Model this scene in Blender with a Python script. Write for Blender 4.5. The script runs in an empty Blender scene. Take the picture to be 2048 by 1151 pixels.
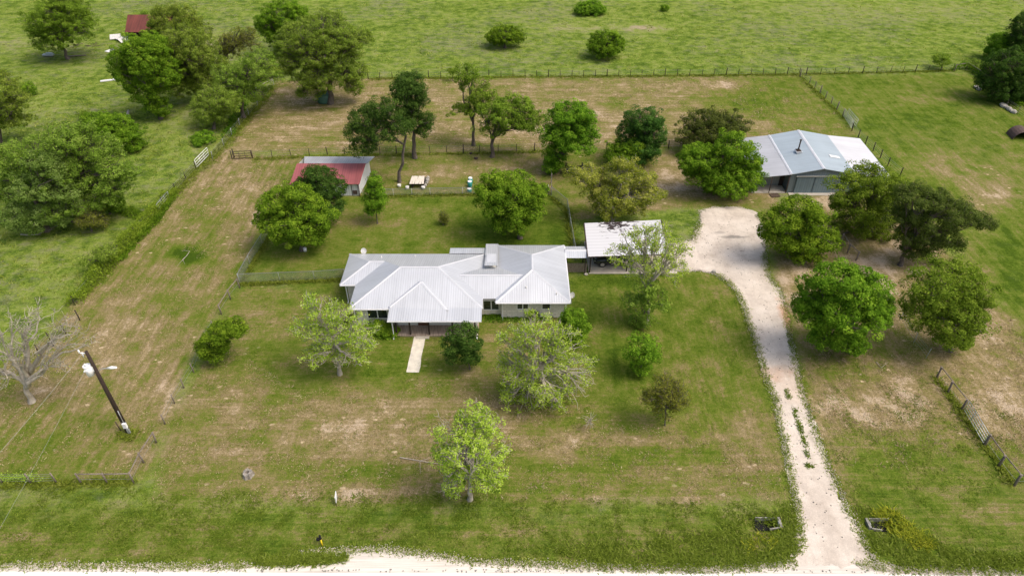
import bpy, bmesh, math, random
import numpy as np
from mathutils import Vector, Matrix, geometry
from math import radians as R, pi, sin, cos

# ------------------------------------------------------------ camera, world, sun
scene = bpy.context.scene
CAMH = 45.0; PITCH = R(38); FPX = 1365.33
cam = bpy.data.cameras.new('camera'); cam.sensor_width = 36; cam.lens = 24.0
cam.clip_start = 0.5; cam.clip_end = 4000
co = bpy.data.objects.new('camera', cam); scene.collection.objects.link(co)
co.location = (0, 0, CAMH); co.rotation_euler = (R(90) - PITCH, 0, 0)
scene.camera = co
SUN_EL, SUN_AZ = 58, 108          # azimuth clockwise from +Y
w = bpy.data.worlds.new('World'); scene.world = w; w.use_nodes = True
wn = w.node_tree
bg = wn.nodes['Background']; sky = wn.nodes.new('ShaderNodeTexSky')
sky.sky_type = 'NISHITA'; sky.sun_disc = False
sky.sun_elevation = R(SUN_EL); sky.sun_rotation = R(SUN_AZ)
sky.air_density = 1.0; sky.dust_density = 6.0; sky.ozone_density = 0.6
wn.links.new(sky.outputs[0], bg.inputs[0]); bg.inputs[1].default_value = 0.15
sl = bpy.data.lights.new('sun', 'SUN'); sl.energy = 1.2; sl.angle = R(18); sl.color = (1, .94, .84)
so = bpy.data.objects.new('sun', sl); scene.collection.objects.link(so)
d = Vector((sin(R(SUN_AZ)) * cos(R(SUN_EL)), cos(R(SUN_AZ)) * cos(R(SUN_EL)), sin(R(SUN_EL))))
so.rotation_euler = d.to_track_quat('Z', 'Y').to_euler()
so.location = (60, -20, 90)
scene.view_settings.view_transform = 'Standard'; scene.view_settings.look = 'None'
scene.view_settings.gamma = 1; scene.view_settings.exposure = 0.45

# ------------------------------------------------------------ helpers
random.seed(7); rng = np.random.default_rng(11)
cp_, sp_ = cos(PITCH), sin(PITCH)
def P(u, v, z=0.0):
    """survey point: picture coordinates (2048 wide) to the point at height z"""
    a = (u - 1024) / FPX; b = (575.5 - v) / FPX
    t = (z - CAMH) / (-sp_ + b * cp_)
    return Vector((a * t, (cp_ + b * sp_) * t, z))
def depth(p): return p[1] * cp_ - (p[2] - CAMH) * sp_
def uv_of(x, y, z=0):
    zc = y * cp_ - (z - CAMH) * sp_; yc = y * sp_ + (z - CAMH) * cp_
    return 1024 + FPX * x / zc, 575.5 - FPX * yc / zc
def on_plane(u, v, Y):
    a = (u - 1024) / FPX; b = (575.5 - v) / FPX
    t = Y / (cp_ + b * sp_)
    return Vector((a * t, Y, CAMH + (-sp_ + b * cp_) * t))
def tag(o, label=None, cat=None, group=None, kind=None):
    if label: o['label'] = label
    if cat: o['category'] = cat
    if group: o['group'] = group
    if kind: o['kind'] = kind
    return o
def link(o, parent=None):
    scene.collection.objects.link(o)
    if parent: o.parent = parent
    return o
def empty(name, loc, label, cat, group=None, rz=0):
    o = bpy.data.objects.new(name, None); o.location = loc; o.rotation_euler = (0, 0, rz)
    o.empty_display_size = .2
    return tag(link(o), label, cat, group)
def np_mesh(name, V, F, mats, midx=None, attrs=None, uv=None, smooth=False):
    """V (n,3); F (m,k) of constant k, or a list of such arrays"""
    me = bpy.data.meshes.new(name)
    Fs = F if isinstance(F, list) else [F]
    Fs = [np.asarray(f, dtype=np.int32) for f in Fs if len(f)]
    loops = np.concatenate([f.ravel() for f in Fs]); tot = np.concatenate([np.full(len(f), f.shape[1]) for f in Fs])
    st = np.concatenate([[0], np.cumsum(tot)[:-1]]).astype(np.int32)
    me.vertices.add(len(V)); me.vertices.foreach_set('co', np.asarray(V, dtype=np.float32).ravel())
    me.loops.add(len(loops)); me.loops.foreach_set('vertex_index', loops)
    me.polygons.add(len(tot)); me.polygons.foreach_set('loop_start', st)
    try: me.polygons.foreach_set('loop_total', tot.astype(np.int32))
    except Exception: pass
    for m in mats: me.materials.append(m)
    if midx is not None: me.polygons.foreach_set('material_index', np.asarray(midx, dtype=np.int32))
    if smooth: me.polygons.foreach_set('use_smooth', np.ones(len(tot), dtype=bool))
    me.update(calc_edges=True)
    for k, a in (attrs or {}).items():
        at = me.attributes.new(k, 'FLOAT', 'POINT'); at.data.foreach_set('value', np.asarray(a, dtype=np.float32))
    return me
class MB:
    """collects simple shapes, then links them as ONE mesh object"""
    def __init__(s, world=True): s.bm = bmesh.new(); s.mi = 0; s.world = world
    def face(s, pts):
        vs = [s.bm.verts.new(p) for p in pts]
        f = s.bm.faces.new(vs); f.material_index = s.mi; return f
    def box(s, c, size, rot=None):
        M = Matrix.Translation(Vector(c)) @ (rot or Matrix()) @ Matrix.Diagonal((*size, 1))
        r = bmesh.ops.create_cube(s.bm, size=1, matrix=M)
        for v in r['verts']:
            for f in v.link_faces: f.material_index = s.mi
        return s
    def span(s, a, b):
        a, b = Vector(a), Vector(b); return s.box((a + b) / 2, [abs(q) for q in (b - a)])
    def bar(s, a, b, wx, wz=None):
        a, b = Vector(a), Vector(b); dd = b - a
        q = dd.to_track_quat('Y', 'Z').to_matrix().to_4x4()
        return s.box((a + b) / 2, (wx, dd.length, wz or wx), q)
    def tube(s, pts, r, n=6, cap=True):
        pts = [Vector(p) for p in pts]; rs = r if isinstance(r, (list, tuple)) else [r] * len(pts)
        rings = []
        for i, p in enumerate(pts):
            dd = (pts[min(i + 1, len(pts) - 1)] - pts[max(i - 1, 0)]).normalized()
            x = dd.cross(Vector((0, 0, 1)));
            if x.length < 1e-3: x = Vector((1, 0, 0))
            x.normalize(); y = dd.cross(x)
            rings.append([s.bm.verts.new(p + (x * cos(2 * pi * k / n) + y * sin(2 * pi * k / n)) * rs[i]) for k in range(n)])
        for a, b in zip(rings, rings[1:]):
            for k in range(n):
                f = s.bm.faces.new((a[k], a[(k + 1) % n], b[(k + 1) % n], b[k])); f.material_index = s.mi; f.smooth = n > 5
        if cap:
            for q in (rings[0][::-1], rings[-1]):
                f = s.bm.faces.new(q); f.material_index = s.mi
        return s
    def cyl(s, a, b, r, n=12): return s.tube([a, b], r, n)
    def build(s, name, mats, parent=None, bevel=0, origin=None):
        me = bpy.data.meshes.new(name); bm = s.bm
        bmesh.ops.recalc_face_normals(bm, faces=bm.faces)
        uvl = bm.loops.layers.uv.new('UVMap')
        for f in bm.faces:
            n = f.normal; e = Vector((0, 0, 1)).cross(n)
            if e.length < 1e-3: e = Vector((1, 0, 0))
            e.normalize(); g = n.cross(e)
            for l in f.loops: l[uvl].uv = (l.vert.co.dot(e), l.vert.co.dot(g))
        if origin is not None: bmesh.ops.translate(bm, verts=bm.verts, vec=-Vector(origin))
        bm.to_mesh(me); bm.free()
        for m in (mats if isinstance(mats, (list, tuple)) else [mats]): me.materials.append(m)
        o = bpy.data.objects.new(name, me); link(o, parent)
        if s.world and parent is not None and parent.type == 'EMPTY': o.matrix_parent_inverse = Matrix.Translation(-parent.location)
        if origin is not None: o.location = origin
        if bevel:
            b = o.modifiers.new('bevel', 'BEVEL'); b.width = bevel; b.segments = 2; b.limit_method = 'ANGLE'
        return o

# ------------------------------------------------------------ materials
class NT:
    def __init__(s, name):
        s.m = bpy.data.materials.new(name); s.m.use_nodes = True; s.t = s.m.node_tree
        s.b = s.t.nodes['Principled BSDF']; s.out = s.t.nodes['Material Output']
    def set(s, sock, v):
        if v is None: return
        if isinstance(v, bpy.types.NodeSocket): s.t.links.new(v, sock)
        elif isinstance(v, bpy.types.Node): s.t.links.new(v.outputs[0], sock)
        else:
            if sock.type == 'RGBA' and len(v) == 3: v = (*v, 1)
            sock.default_value = v
    def n(s, typ, ins=None, **kw):
        nd = s.t.nodes.new('ShaderNode' + typ)
        for k, v in kw.items(): setattr(nd, k, v)
        for k, v in (ins or {}).items(): s.set(nd.inputs[k], v)
        return nd
    def math(s, op, a, b=0.0, clamp=False):
        return s.n('Math', {0: a, 1: b}, operation=op, use_clamp=clamp).outputs[0]
    def mix(s, f, a, b, blend='MIX'):
        nd = s.n('Mix', data_type='RGBA', blend_type=blend)
        s.set(nd.inputs[0], f); s.set(nd.inputs[6], a); s.set(nd.inputs[7], b); return nd.outputs[2]
    def noise(s, vec, scale, detail=3, rough=.55, dist=0):
        return s.n('TexNoise', {'Vector': vec, 'Scale': scale, 'Detail': detail, 'Roughness': rough, 'Distortion': dist}).outputs[0]
    def ramp(s, f, stops, interp='LINEAR'):
        nd = s.n('ValToRGB'); cr = nd.color_ramp; cr.interpolation = interp
        while len(cr.elements) < len(stops): cr.elements.new(.5)
        for e, (p, c) in zip(cr.elements, stops):
            e.position = p; e.color = (*c, 1) if len(c) == 3 else c
        s.set(nd.inputs[0], f); return nd.outputs[0]
    def mr(s, v, a, b, c=0., d_=1.):
        return s.n('MapRange', {0: v, 1: a, 2: b, 3: c, 4: d_}).outputs[0]
    def attr(s, name): return s.n('Attribute', attribute_name=name).outputs['Fac']
    def pos(s): return s.n('NewGeometry').outputs['Position']
    def obj(s): return s.n('TexCoord').outputs['Object']
    def uv(s): return s.n('TexCoord').outputs['UV']
    def mapv(s, v, scale=(1, 1, 1), rot=(0, 0, 0)):
        return s.n('Mapping', {'Vector': v, 'Scale': scale, 'Rotation': rot}).outputs[0]
    def bump(s, h, strength=.5, dist=.05):
        nd = s.n('Bump', {'Height': h, 'Strength': strength, 'Distance': dist}); s.set(s.b.inputs['Normal'], nd.outputs[0])
    def fin(s, col=None, rough=.8, metal=0., spec=.3):
        s.set(s.b.inputs['Base Color'], col); s.set(s.b.inputs['Roughness'], rough); s.set(s.b.inputs['Metallic'], metal)
        s.b.inputs['Specular IOR Level'].default_value = spec
        return s.m
def simple(name, col, rough=.7, metal=0., var=.25, scale=6., spec=.3, bump=0):
    t = NT(name); n = t.noise(t.obj(), scale, 5, .6)
    a = tuple(c * (1 - var) for c in col); b = tuple(min(1, c * (1 + var)) for c in col)
    c = t.ramp(n, [(.3, a), (.7, b)])
    if bump: t.bump(t.noise(t.obj(), scale * 3, 4), bump, .03)
    return t.fin(c, rough, metal, spec)

def metal_roof(name, base, dirt=.25, period=.23, metal=.35, rough=.42, warm=(0, 0, 0)):
    t = NT(name); uv = t.uv()
    wv = t.n('TexWave', {'Vector': uv, 'Scale': .314 / period, 'Distortion': 0}, wave_type='BANDS', bands_direction='X', wave_profile='SIN').outputs['Fac']
    st = t.noise(t.mapv(uv, (2.2, .12, 1)), 1.6, 4, .6)
    pan = t.n('TexWhiteNoise', {'W': t.math('FLOOR', t.math('MULTIPLY', t.n('SeparateXYZ', {0: uv}).outputs[0], 1.09))}, noise_dimensions='1D').outputs[0]
    bl = t.noise(t.obj(), .35, 3)
    k = t.math('ADD', t.math('MULTIPLY', st, .55), t.math('MULTIPLY', bl, .45))
    k = t.math('ADD', k, t.math('MULTIPLY', t.math('SUBTRACT', pan, .5), .12))
    dk = tuple(c * (1 - dirt) for c in base)
    c = t.ramp(k, [(.36, dk), (.62, base)])
    g = t.mr(wv, 0, .35, .86, 1.)
    c = t.mix(1., c, t.n('CombineColor', {0: g, 1: g, 2: g}).outputs[0], 'MULTIPLY')
    t.bump(t.math('POWER', wv, .5), .25, .03)
    return t.fin(c, rough, metal, .5)
M = {}
M['roof'] = metal_roof('galvanised_roof', (.60, .62, .645), .14)
M['roof_cap'] = simple('ridge_cap_metal', (.62, .63, .65), .4, .3, .06, 2)
M['fascia'] = simple('fascia_paint', (.42, .42, .42), .6, 0, .1)
M['red_roof'] = metal_roof('red_painted_roof', (.36, .105, .105), .34, .3, .1, .5)
M['rust_roof'] = metal_roof('rusty_roof', (.19, .05, .035), .45, .3, .1, .7)
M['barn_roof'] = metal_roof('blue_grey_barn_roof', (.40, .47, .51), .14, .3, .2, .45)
M['barn_white'] = metal_roof('white_barn_roof', (.68, .68, .69), .14, .3, .15, .45)
M['barn_grey'] = metal_roof('grey_barn_roof', (.50, .51, .53), .18, .3, .25, .45)
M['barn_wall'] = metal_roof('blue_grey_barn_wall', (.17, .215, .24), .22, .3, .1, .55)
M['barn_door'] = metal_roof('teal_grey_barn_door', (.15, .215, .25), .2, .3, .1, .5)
M['barn_inner'] = metal_roof('inner_sheet_wall', (.33, .35, .35), .2, .3, .1, .6)
M['white_wall'] = metal_roof('white_sheet_wall', (.72, .74, .77), .18, .3, .05, .6)
M['concrete'] = simple('concrete', (.44, .40, .34), .9, 0, .18, 1.2, bump=.2)
M['pathc'] = simple('path_concrete', (.62, .57, .47), .9, 0, .16, 1.6, bump=.2)
M['wood_dark'] = simple('dark_timber', (.045, .032, .026), .8, 0, .4, 8)
M['wood_grey'] = simple('weathered_timber', (.21, .175, .14), .9, 0, .4, 9, bump=.3)
M['wood_brown'] = simple('brown_timber', (.10, .07, .05), .9, 0, .4, 9, bump=.3)
M['pole'] = simple('creosote_pole', (.040, .026, .020), .8, 0, .35, 5)
M['steel'] = simple('galvanised_steel', (.45, .47, .47), .45, .5, .15, 10)
M['rust'] = simple('rusty_steel', (.09, .06, .05), .8, .1, .4, 10)
M['wire'] = simple('wire', (.30, .31, .30), .5, .5, .1)
M['white'] = simple('white_paint', (.78, .78, .78), .5, 0, .05)
M['offwhite'] = simple('dirty_white', (.60, .59, .56), .7, 0, .2, 4)
M['black'] = simple('black_rubber', (.018, .018, .018), .7, 0, .2)
M['darkgap'] = simple('dark_interior', (.012, .012, .012), 1., 0, .2)
M['stone'] = simple('pale_stone', (.38, .355, .31), .9, 0, .35, 3, bump=.4)
M['old_concrete'] = simple('old_concrete', (.24, .23, .20), .9, 0, .4, 4)
M['door'] = simple('brown_door', (.13, .06, .035), .5, 0, .15)
M['teal'] = simple('teal_plastic', (.03, .24, .22), .4, 0, .1)
M['yellow'] = simple('yellow_plastic', (.75, .55, .02), .4, 0, .1)
M['green_tank'] = simple('green_paint', (.06, .14, .10), .5, 0, .2)
M['cream'] = simple('cream_sheet', (.64, .58, .49), .7, 0, .15, 5)
M['carpaint'] = simple('black_car_paint', (.022, .024, .028), .15, .2, .1, spec=.8)
M['rim'] = simple('wheel_rim', (.5, .5, .5), .3, .8, .05)
M['lamp'] = simple('lamp_lens', (.7, .7, .68), .15, 0, .05, spec=.8)
t = NT('window_glass'); t.fin(t.ramp(t.noise(t.obj(), 2.), [(.3, (.012, .018, .018)), (.7, (.05, .06, .06))]), .08, 0, .8); M['glass'] = t.m
M['porch_white'] = simple('porch_siding', (.80, .79, .74), .7, 0, .05)
# limestone block wall
t = NT('limestone_blocks'); uv = t.uv()
br = t.n('TexBrick', {'Vector': uv, 'Scale': 1., 'Color1': (.82, .79, .70), 'Color2': (.66, .63, .56), 'Mortar': (.50, .48, .44),
     'Mortar Size': .018, 'Brick Width': .55, 'Row Height': .24, 'Bias': -.1})
c = t.mix(.35, br.outputs[0], t.ramp(t.noise(t.obj(), 5, 5), [(.3, (.42, .38, .32)), (.7, (.75, .72, .66))]))
t.bump(br.outputs[1], -.4, .03); M['limestone'] = t.fin(c, .9)
t = NT('chainlink_mesh'); uv = t.uv()
a = t.n('TexWave', {'Vector': t.mapv(uv, (1, 1, 1), (0, 0, R(45))), 'Scale': 2.6}, bands_direction='X').outputs['Fac']
b = t.n('TexWave', {'Vector': t.mapv(uv, (1, 1, 1), (0, 0, R(45))), 'Scale': 2.6}, bands_direction='Y').outputs['Fac']
al = t.math('MAXIMUM', t.math('GREATER_THAN', a, .95), t.math('GREATER_THAN', b, .95))
t.set(t.b.inputs['Alpha'], al); M['mesh'] = t.fin((.36, .38, .36), .6, .3)
# carport roof: white sheet with leaf stain patches
t = NT('carport_roof'); uv = t.uv(); o_ = t.obj()
wv = t.n('TexWave', {'Vector': uv, 'Scale': .55}, bands_direction='Y').outputs['Fac']
base = t.mix(t.mr(wv, 0, .2, .35, 0), (.60, .60, .61), (.36, .36, .37))
sp = t.noise(t.mapv(o_, (.8, 1.6, 1)), 1.5, 6, .7, .6); sx = t.n('SeparateXYZ', {0: o_})
reg = t.math('MULTIPLY', t.mr(sx.outputs[1], 62.6, 65.6), t.mr(sx.outputs[0], 16.5, 12.))
reg = t.math('MULTIPLY', reg, t.mr(sx.outputs[0], 8.8, 10.6))
k = t.mr(t.math('ADD', t.math('MULTIPLY', reg, .26), sp), .69, .72)
M['carport'] = t.fin(t.mix(k, base, (.045, .035, .035)), .5, .1)
# porch boards
t = NT('porch_boards'); wv = t.n('TexWave', {'Vector': t.obj(), 'Scale': 2.0}, bands_direction='X').outputs['Fac']
c = t.ramp(t.noise(t.mapv(t.obj(), (3, .4, 1)), 2, 4), [(.3, (.28, .21, .17)), (.7, (.46, .37, .30))])
M['boards'] = t.fin(t.mix(t.mr(wv, 0, .12, .7, 0), c, (.05, .04, .03)), .8)
# bark
def bark(name, a, b):
    t = NT(name); n = t.noise(t.mapv(t.obj(), (1, 1, .35)), 5, 5, .65)
    t.bump(n, .5, .05); return t.fin(t.ramp(n, [(.3, a), (.7, b)]), .95)
M['bark'] = bark('oak_bark', (.06, .048, .038), (.18, .15, .125))
M['bark_grey'] = bark('grey_bark', (.15, .13, .105), (.36, .33, .285))
M['bark_pale'] = bark('pale_bark', (.27, .235, .18), (.52, .47, .39))
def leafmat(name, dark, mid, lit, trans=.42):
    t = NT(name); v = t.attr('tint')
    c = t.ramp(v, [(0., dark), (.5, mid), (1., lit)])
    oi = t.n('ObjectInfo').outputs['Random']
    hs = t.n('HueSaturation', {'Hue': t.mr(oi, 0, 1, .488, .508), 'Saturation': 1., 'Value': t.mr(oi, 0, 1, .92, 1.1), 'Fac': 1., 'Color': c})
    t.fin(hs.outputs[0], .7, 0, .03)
    tr = t.n('BsdfTranslucent', {'Color': t.mix(1., hs.outputs[0], (1.15, 1.25, .6), 'MULTIPLY')})
    mx = t.n('MixShader', {0: trans, 1: t.b.outputs[0], 2: tr.outputs[0]})
    t.t.links.new(mx.outputs[0], t.out.inputs[0]); return t.m
L = {
 'straw': leafmat('dry_grass_blades', (.18, .13, .06), (.34, .27, .15), (.55, .46, .30), .25),
 'oak': leafmat('oak_leaves', (.065, .120, .010), (.160, .250, .024), (.32, .42, .055)),
 'bright': leafmat('bright_leaves', (.050, .120, .008), (.142, .265, .018), (.31, .45, .04)),
 'olive': leafmat('olive_leaves', (.088, .150, .016), (.195, .290, .036), (.36, .45, .085)),
 'gold': leafmat('golden_olive_leaves', (.11, .15, .015), (.28, .32, .04), (.56, .54, .14)),
 'dark': leafmat('dark_leaves', (.025, .068, .012), (.060, .130, .022), (.13, .23, .04)),
 'cedar': leafmat('cedar_needles', (.040, .062, .012), (.092, .128, .024), (.19, .23, .055)),
 'bud': leafmat('spring_leaves', (.20, .31, .03), (.36, .50, .06), (.56, .66, .17), .42),
 'brown': leafmat('bronze_leaves', (.07, .09, .012), (.16, .19, .03), (.30, .31, .06)),
 'greygreen': leafmat('grey_green_leaves', (.08, .15, .02), (.18, .28, .055), (.35, .45, .14)),
 'flower': leafmat('yellow_flowering_weeds', (.17, .24, .02), (.28, .35, .03), (.46, .48, .05)),
 'grass': leafmat('grass_blades', (.10, .145, .014), (.21, .27, .035), (.38, .40, .11), .35),
}

# ------------------------------------------------------------ ground and roads
def poly_sd(X, Y, pts):
    """signed distance (inside > 0) to a polygon of world points"""
    d = np.full(X.shape, 1e9); ins = np.zeros(X.shape, bool)
    n = len(pts)
    for i in range(n):
        ax, ay = pts[i][0], pts[i][1]; bx, by = pts[(i + 1) % n][0], pts[(i + 1) % n][1]
        ex, ey = bx - ax, by - ay; t = np.clip(((X - ax) * ex + (Y - ay) * ey) / (ex * ex + ey * ey + 1e-9), 0, 1)
        d = np.minimum(d, np.hypot(X - ax - t * ex, Y - ay - t * ey))
        c = ((ay > Y) != (by > Y)) & (X < (bx - ax) * (Y - ay) / (by - ay + 1e-12) + ax)
        ins ^= c
    return np.where(ins, d, -d)
def W(*uv): return [P(u, v) for u, v in uv]
def vnoise(X, Y, s, seed):
    """smooth value noise on numpy arrays"""
    r = np.random.default_rng(seed).random((64, 64)); x, y = X / s, Y / s
    xi, yi = np.floor(x).astype(int), np.floor(y).astype(int); fx, fy = x - xi, y - yi
    fx = fx * fx * (3 - 2 * fx); fy = fy * fy * (3 - 2 * fy)
    g = lambda a, b: r[a % 64, b % 64]
    return (g(xi, yi) * (1 - fx) + g(xi + 1, yi) * fx) * (1 - fy) + (g(xi, yi + 1) * (1 - fx) + g(xi + 1, yi + 1) * fx) * fy
def axis(a, b, step, far, k=1.25):
    c = list(np.arange(a, b + step, step)); s = step
    while c[-1] < far: s *= k; c.append(c[-1] + s)
    s = step
    while c[0] > -far: s *= k; c.insert(0, c[0] - s)
    return np.array(c)
ax = axis(-70, 75, .42, 1500); ay = axis(20, 150, .42, 1800)
GX, GY = np.meshgrid(ax, ay)
GU, GV = uv_of(GX, np.maximum(GY, 5), 0)
zones = [  # polygon, soft edge m, dryness, roughness, streak-x, streak-diagonal
 (W((556, 160), (730, 157), (1050, 154), (1600, 151), (1715, 268), (1500, 285), (1350, 300), (740, 312), (440, 306), (490, 245)), 1.2, .60, 0, 1, 0),
 (W((1330, 153), (1600, 151), (1715, 268), (1560, 275), (1480, 215)), 4, .42, 0, .3, .6),
 (W((440, 303), (610, 312), (585, 380), (520, 480), (478, 565), (400, 690), (340, 850), (300, 960), (-60, 970), (-100, 760), (60, 700), (150, 600), (330, 402)), 1.2, .55, 0, .1, 1),
 (W((600, 395), (720, 390), (1110, 385), (1150, 490), (1130, 600), (700, 600), (487, 550), (540, 480)), .5, .36, 0, .3, .2),
 (W((610, 312), (1350, 300), (1520, 290), (1560, 420), (1400, 415), (1150, 440), (1105, 387), (600, 392)), .6, .50, 0, .3, .2),
 (W((487, 552), (700, 600), (1140, 620), (1140, 550), (1440, 545), (1500, 620), (1560, 850), (1590, 1000), (1000, 1010), (300, 1000), (340, 850), (420, 680)), .8, .46, 0, .6, 0),
 (W((1140, 550), (1440, 545), (1500, 620), (1560, 850), (1400, 900), (1200, 760)), 2, .36, 0, .1, .7),
 (W((1515, 420), (1700, 380), (1850, 450), (1990, 600), (2200, 700), (2300, 960), (2048, 1000), (1700, 1060), (1590, 1000), (1590, 700)), 1., .58, 0, .2, .6),
 (W((1600, 151), (1935, 148), (2300, 300), (2500, 800), (2100, 760), (1960, 560), (1760, 330), (1715, 268)), 1.5, .32, .1, .2, .8),
 (W((1640, 860), (2048, 930), (2300, 1000), (2300, 1160), (1700, 1160), (1700, 1060)), 4, .34, .1, 1, 0),
 (W((-400, 1000), (1590, 1010), (1600, 1130), (1500, 1160), (-400, 1160)), 2.5, .38, .1, 1, 0),
]
dry = np.full(GX.shape, .20); rough = np.ones(GX.shape); sxx = np.zeros(GX.shape); sdd = np.zeros(GX.shape)
wob = (vnoise(GX, GY, 2.3, 5) - .5) * 1.2
for pts, soft, dv, rv_, a, b in zones:
    m = np.clip((poly_sd(GX, GY, pts) + wob * min(1, soft)) / soft * .5 + .5, 0, 1); m = m * m * (3 - 2 * m)
    dry = dry * (1 - m) + dv * m; rough = rough * (1 - m) + rv_ * m; sxx = sxx * (1 - m) + a * m; sdd = sdd * (1 - m) + b * m
patches = [ (1300, 950, 200, 40, .10), (1150, 880, 120, 30, .10), (600, 1000, 250, 30, .10), (1450, 1000, 90, 20, .10), (1640, 560, 60, 60, .16), (1780, 500, 70, 40, .22), (1700, 730, 80, 30, .10), (1620, 400, 60, 20, .2), (1350, 330, 30, 30, .15), (1950, 700, 60, 40, .06),  # u, v, ru, rv, delta in dryness : worn and lush places in the turf
 (640, 235, 130, 60, .12), (900, 200, 120, 30, .06), (1130, 225, 90, 35, .10), (1300, 235, 120, 40, .05), (1080, 265, 200, 20, .12), (1230, 205, 30, 10, -.3), (800, 290, 90, 22, -.12),
 (1450, 212, 70, 12, -.25), (1450, 170, 30, 10, .3), (1560, 185, 70, 30, -.08), (1400, 170, 60, 12, .12), (1520, 250, 70, 16, .12),
 (430, 340, 60, 30, .16), (500, 400, 60, 60, .12), (375, 510, 34, 16, -.6), (300, 640, 80, 40, .12), (340, 590, 50, 30, -.12), (240, 720, 90, 50, .12), (200, 870, 80, 40, -.1), (330, 800, 40, 40, .14), (110, 900, 90, 40, -.12),
 (420, 440, 40, 50, -.05), (455, 560, 30, 30, -.1), (540, 350, 60, 18, -.14),
 (640, 270, 60, 20, -.06), (565, 520, 60, 25, .02), (640, 440, 80, 20, .16), (900, 400, 90, 10, -.14), (800, 430, 70, 22, .08), (900, 470, 60, 20, .16), (1000, 470, 110, 35, -.22), (1120, 430, 25, 45, -.05), (560, 560, 70, 12, -.02),
 (850, 350, 70, 14, .12), (1030, 340, 80, 25, .12), (1340, 370, 60, 50, .22), (1230, 320, 60, 12, -.1), (1490, 380, 110, 22, .22), (1380, 440, 40, 25, -.12), (1120, 480, 20, 30, -.1),
 (760, 700, 60, 50, -.18), (600, 780, 120, 60, -.12), (560, 860, 60, 40, -.1), (620, 830, 150, 50, .16), (800, 830, 180, 40, .20), (1000, 830, 60, 60, .06), (440, 800, 90, 50, .14), (420, 900, 130, 40, .22), (700, 890, 150, 30, .20),
 (760, 950, 160, 25, -.08), (730, 985, 120, 18, .26), (540, 960, 80, 25, .1), (870, 960, 60, 20, .22), (1000, 680, 40, 40, .06), (1190, 700, 70, 60, -.12), (1160, 600, 40, 60, -.18), (1210, 665, 40, 18, .16), (1320, 600, 50, 20, -.05),
 (1430, 640, 20, 60, .16), (1450, 700, 60, 60, -.08), (1400, 750, 50, 30, .10), (1250, 560, 60, 20, -.2), (1500, 850, 60, 60, .18), (1300, 880, 150, 14, .18), (1250, 915, 180, 20, -.16), (1270, 960, 180, 20, -.1), (1450, 935, 110, 8, .26), (1210, 1000, 110, 8, .4), (1350, 1003, 40, 6, .3),
 (1480, 910, 60, 50, .06), (1100, 900, 90, 22, .14), (1000, 1010, 160, 12, -.12), (1200, 930, 120, 16, -.14),
 (1640, 470, 40, 70, .12), (1760, 560, 60, 60, .16), (1570, 600, 40, 50, .22), (1720, 820, 90, 50, .24), (1830, 790, 60, 60, .12), (1950, 720, 120, 80, .10), (1990, 830, 60, 60, .22), (1700, 740, 80, 25, -.16), (1840, 690, 60, 40, -.14), (1640, 830, 30, 70, .14), (1860, 900, 130, 30, -.12), (1800, 960, 60, 40, -.08), (1990, 1020, 60, 15, .2),
 (1900, 330, 50, 26, .30), (1990, 380, 60, 40, .36), (1950, 500, 40, 60, .16), (2030, 560, 30, 40, -.3), (2010, 480, 30, 30, -.2), (1980, 640, 40, 40, .14), (1730, 250, 40, 20, -.06), (1850, 240, 70, 25, -.18), (1860, 200, 70, 14, .10),
 (1560, 560, 16, 24, .3), (120, 560, 60, 60, .12), (90, 200, 60, 30, .12), (420, 90, 40, 20, .3), (390, 250, 60, 40, .12), (30, 90, 30, 12, .35), (1285, 57, 50, 6, .5), (1140, 57, 60, 6, .35), (1770, 20, 300, 25, .14), (1130, 30, 80, 12, .12),
 (520, 1045, 120, 14, -.14), (900, 1050, 160, 14, -.1), (200, 1055, 200, 18, -.06), (50, 1075, 40, 18, .25), (800, 1065, 180, 8, .12), (300, 1040, 60, 8, .06), (1000, 1075, 260, 10, .05),
 (620, 600, 90, 40, .02), (215, 935, 60, 10, -.1), (130, 100, 60, 10, .1), (40, 780, 70, 20, .1)]
for u, v, ru, rv, dl in patches:
    q = ((GU - u) / ru) ** 2 + ((GV - v) / rv) ** 2
    dry += dl * np.exp(-q * .8) * (.45 + 1.1 * vnoise(GX, GY, 1.6, 9)) * (GY > 10)
GZ = (vnoise(GX, GY, 9, 2) - .5) * .10 * np.clip((GY - 60) / 20, 0, 1)
for cu, cv in ((1528, 1046), (1765, 1046)):      # ditch pockets at the culvert mouths
    c = P(cu, cv); GZ -= .55 * np.exp(-(((GX - c.x) / 1.3) ** 2 + ((GY - c.y) / .75) ** 2) ** 2)
nx, ny = len(ax), len(ay); I = np.arange(nx * ny).reshape(ny, nx)
F = np.stack([I[:-1, :-1].ravel(), I[:-1, 1:].ravel(), I[1:, 1:].ravel(), I[1:, :-1].ravel()], 1)
t = NT('turf'); p = t.pos()
big = t.noise(p, .16, 4, .6); mid = t.noise(p, .55, 5, .62); fine = t.noise(p, 3.2, 5, .72); grain = t.noise(p, 13, 3, .7)
stx = t.noise(t.mapv(p, (.10, .85, 1)), 1., 5, .62, .3); stx2 = t.noise(t.mapv(p, (.16, 3.2, 1)), 1., 3, .6, .2)
std = t.noise(t.mapv(p, (1.6, .16, 1), (0, 0, R(-14))), 1., 4, .6, .3)
def ctr(x, k): return t.math('MULTIPLY', t.math('SUBTRACT', x, .5), k)
k = t.attr('dry')
for q in (ctr(big, .60), ctr(mid, 1.05), ctr(fine, .95), ctr(grain, .85), t.math('MULTIPLY', ctr(stx, .60), t.attr('streakx')), t.math('MULTIPLY', ctr(stx2, .8), t.attr('streakx')), t.math('MULTIPLY', ctr(std, .9), t.attr('streakd'))):
    k = t.math('ADD', k, q)
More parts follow.
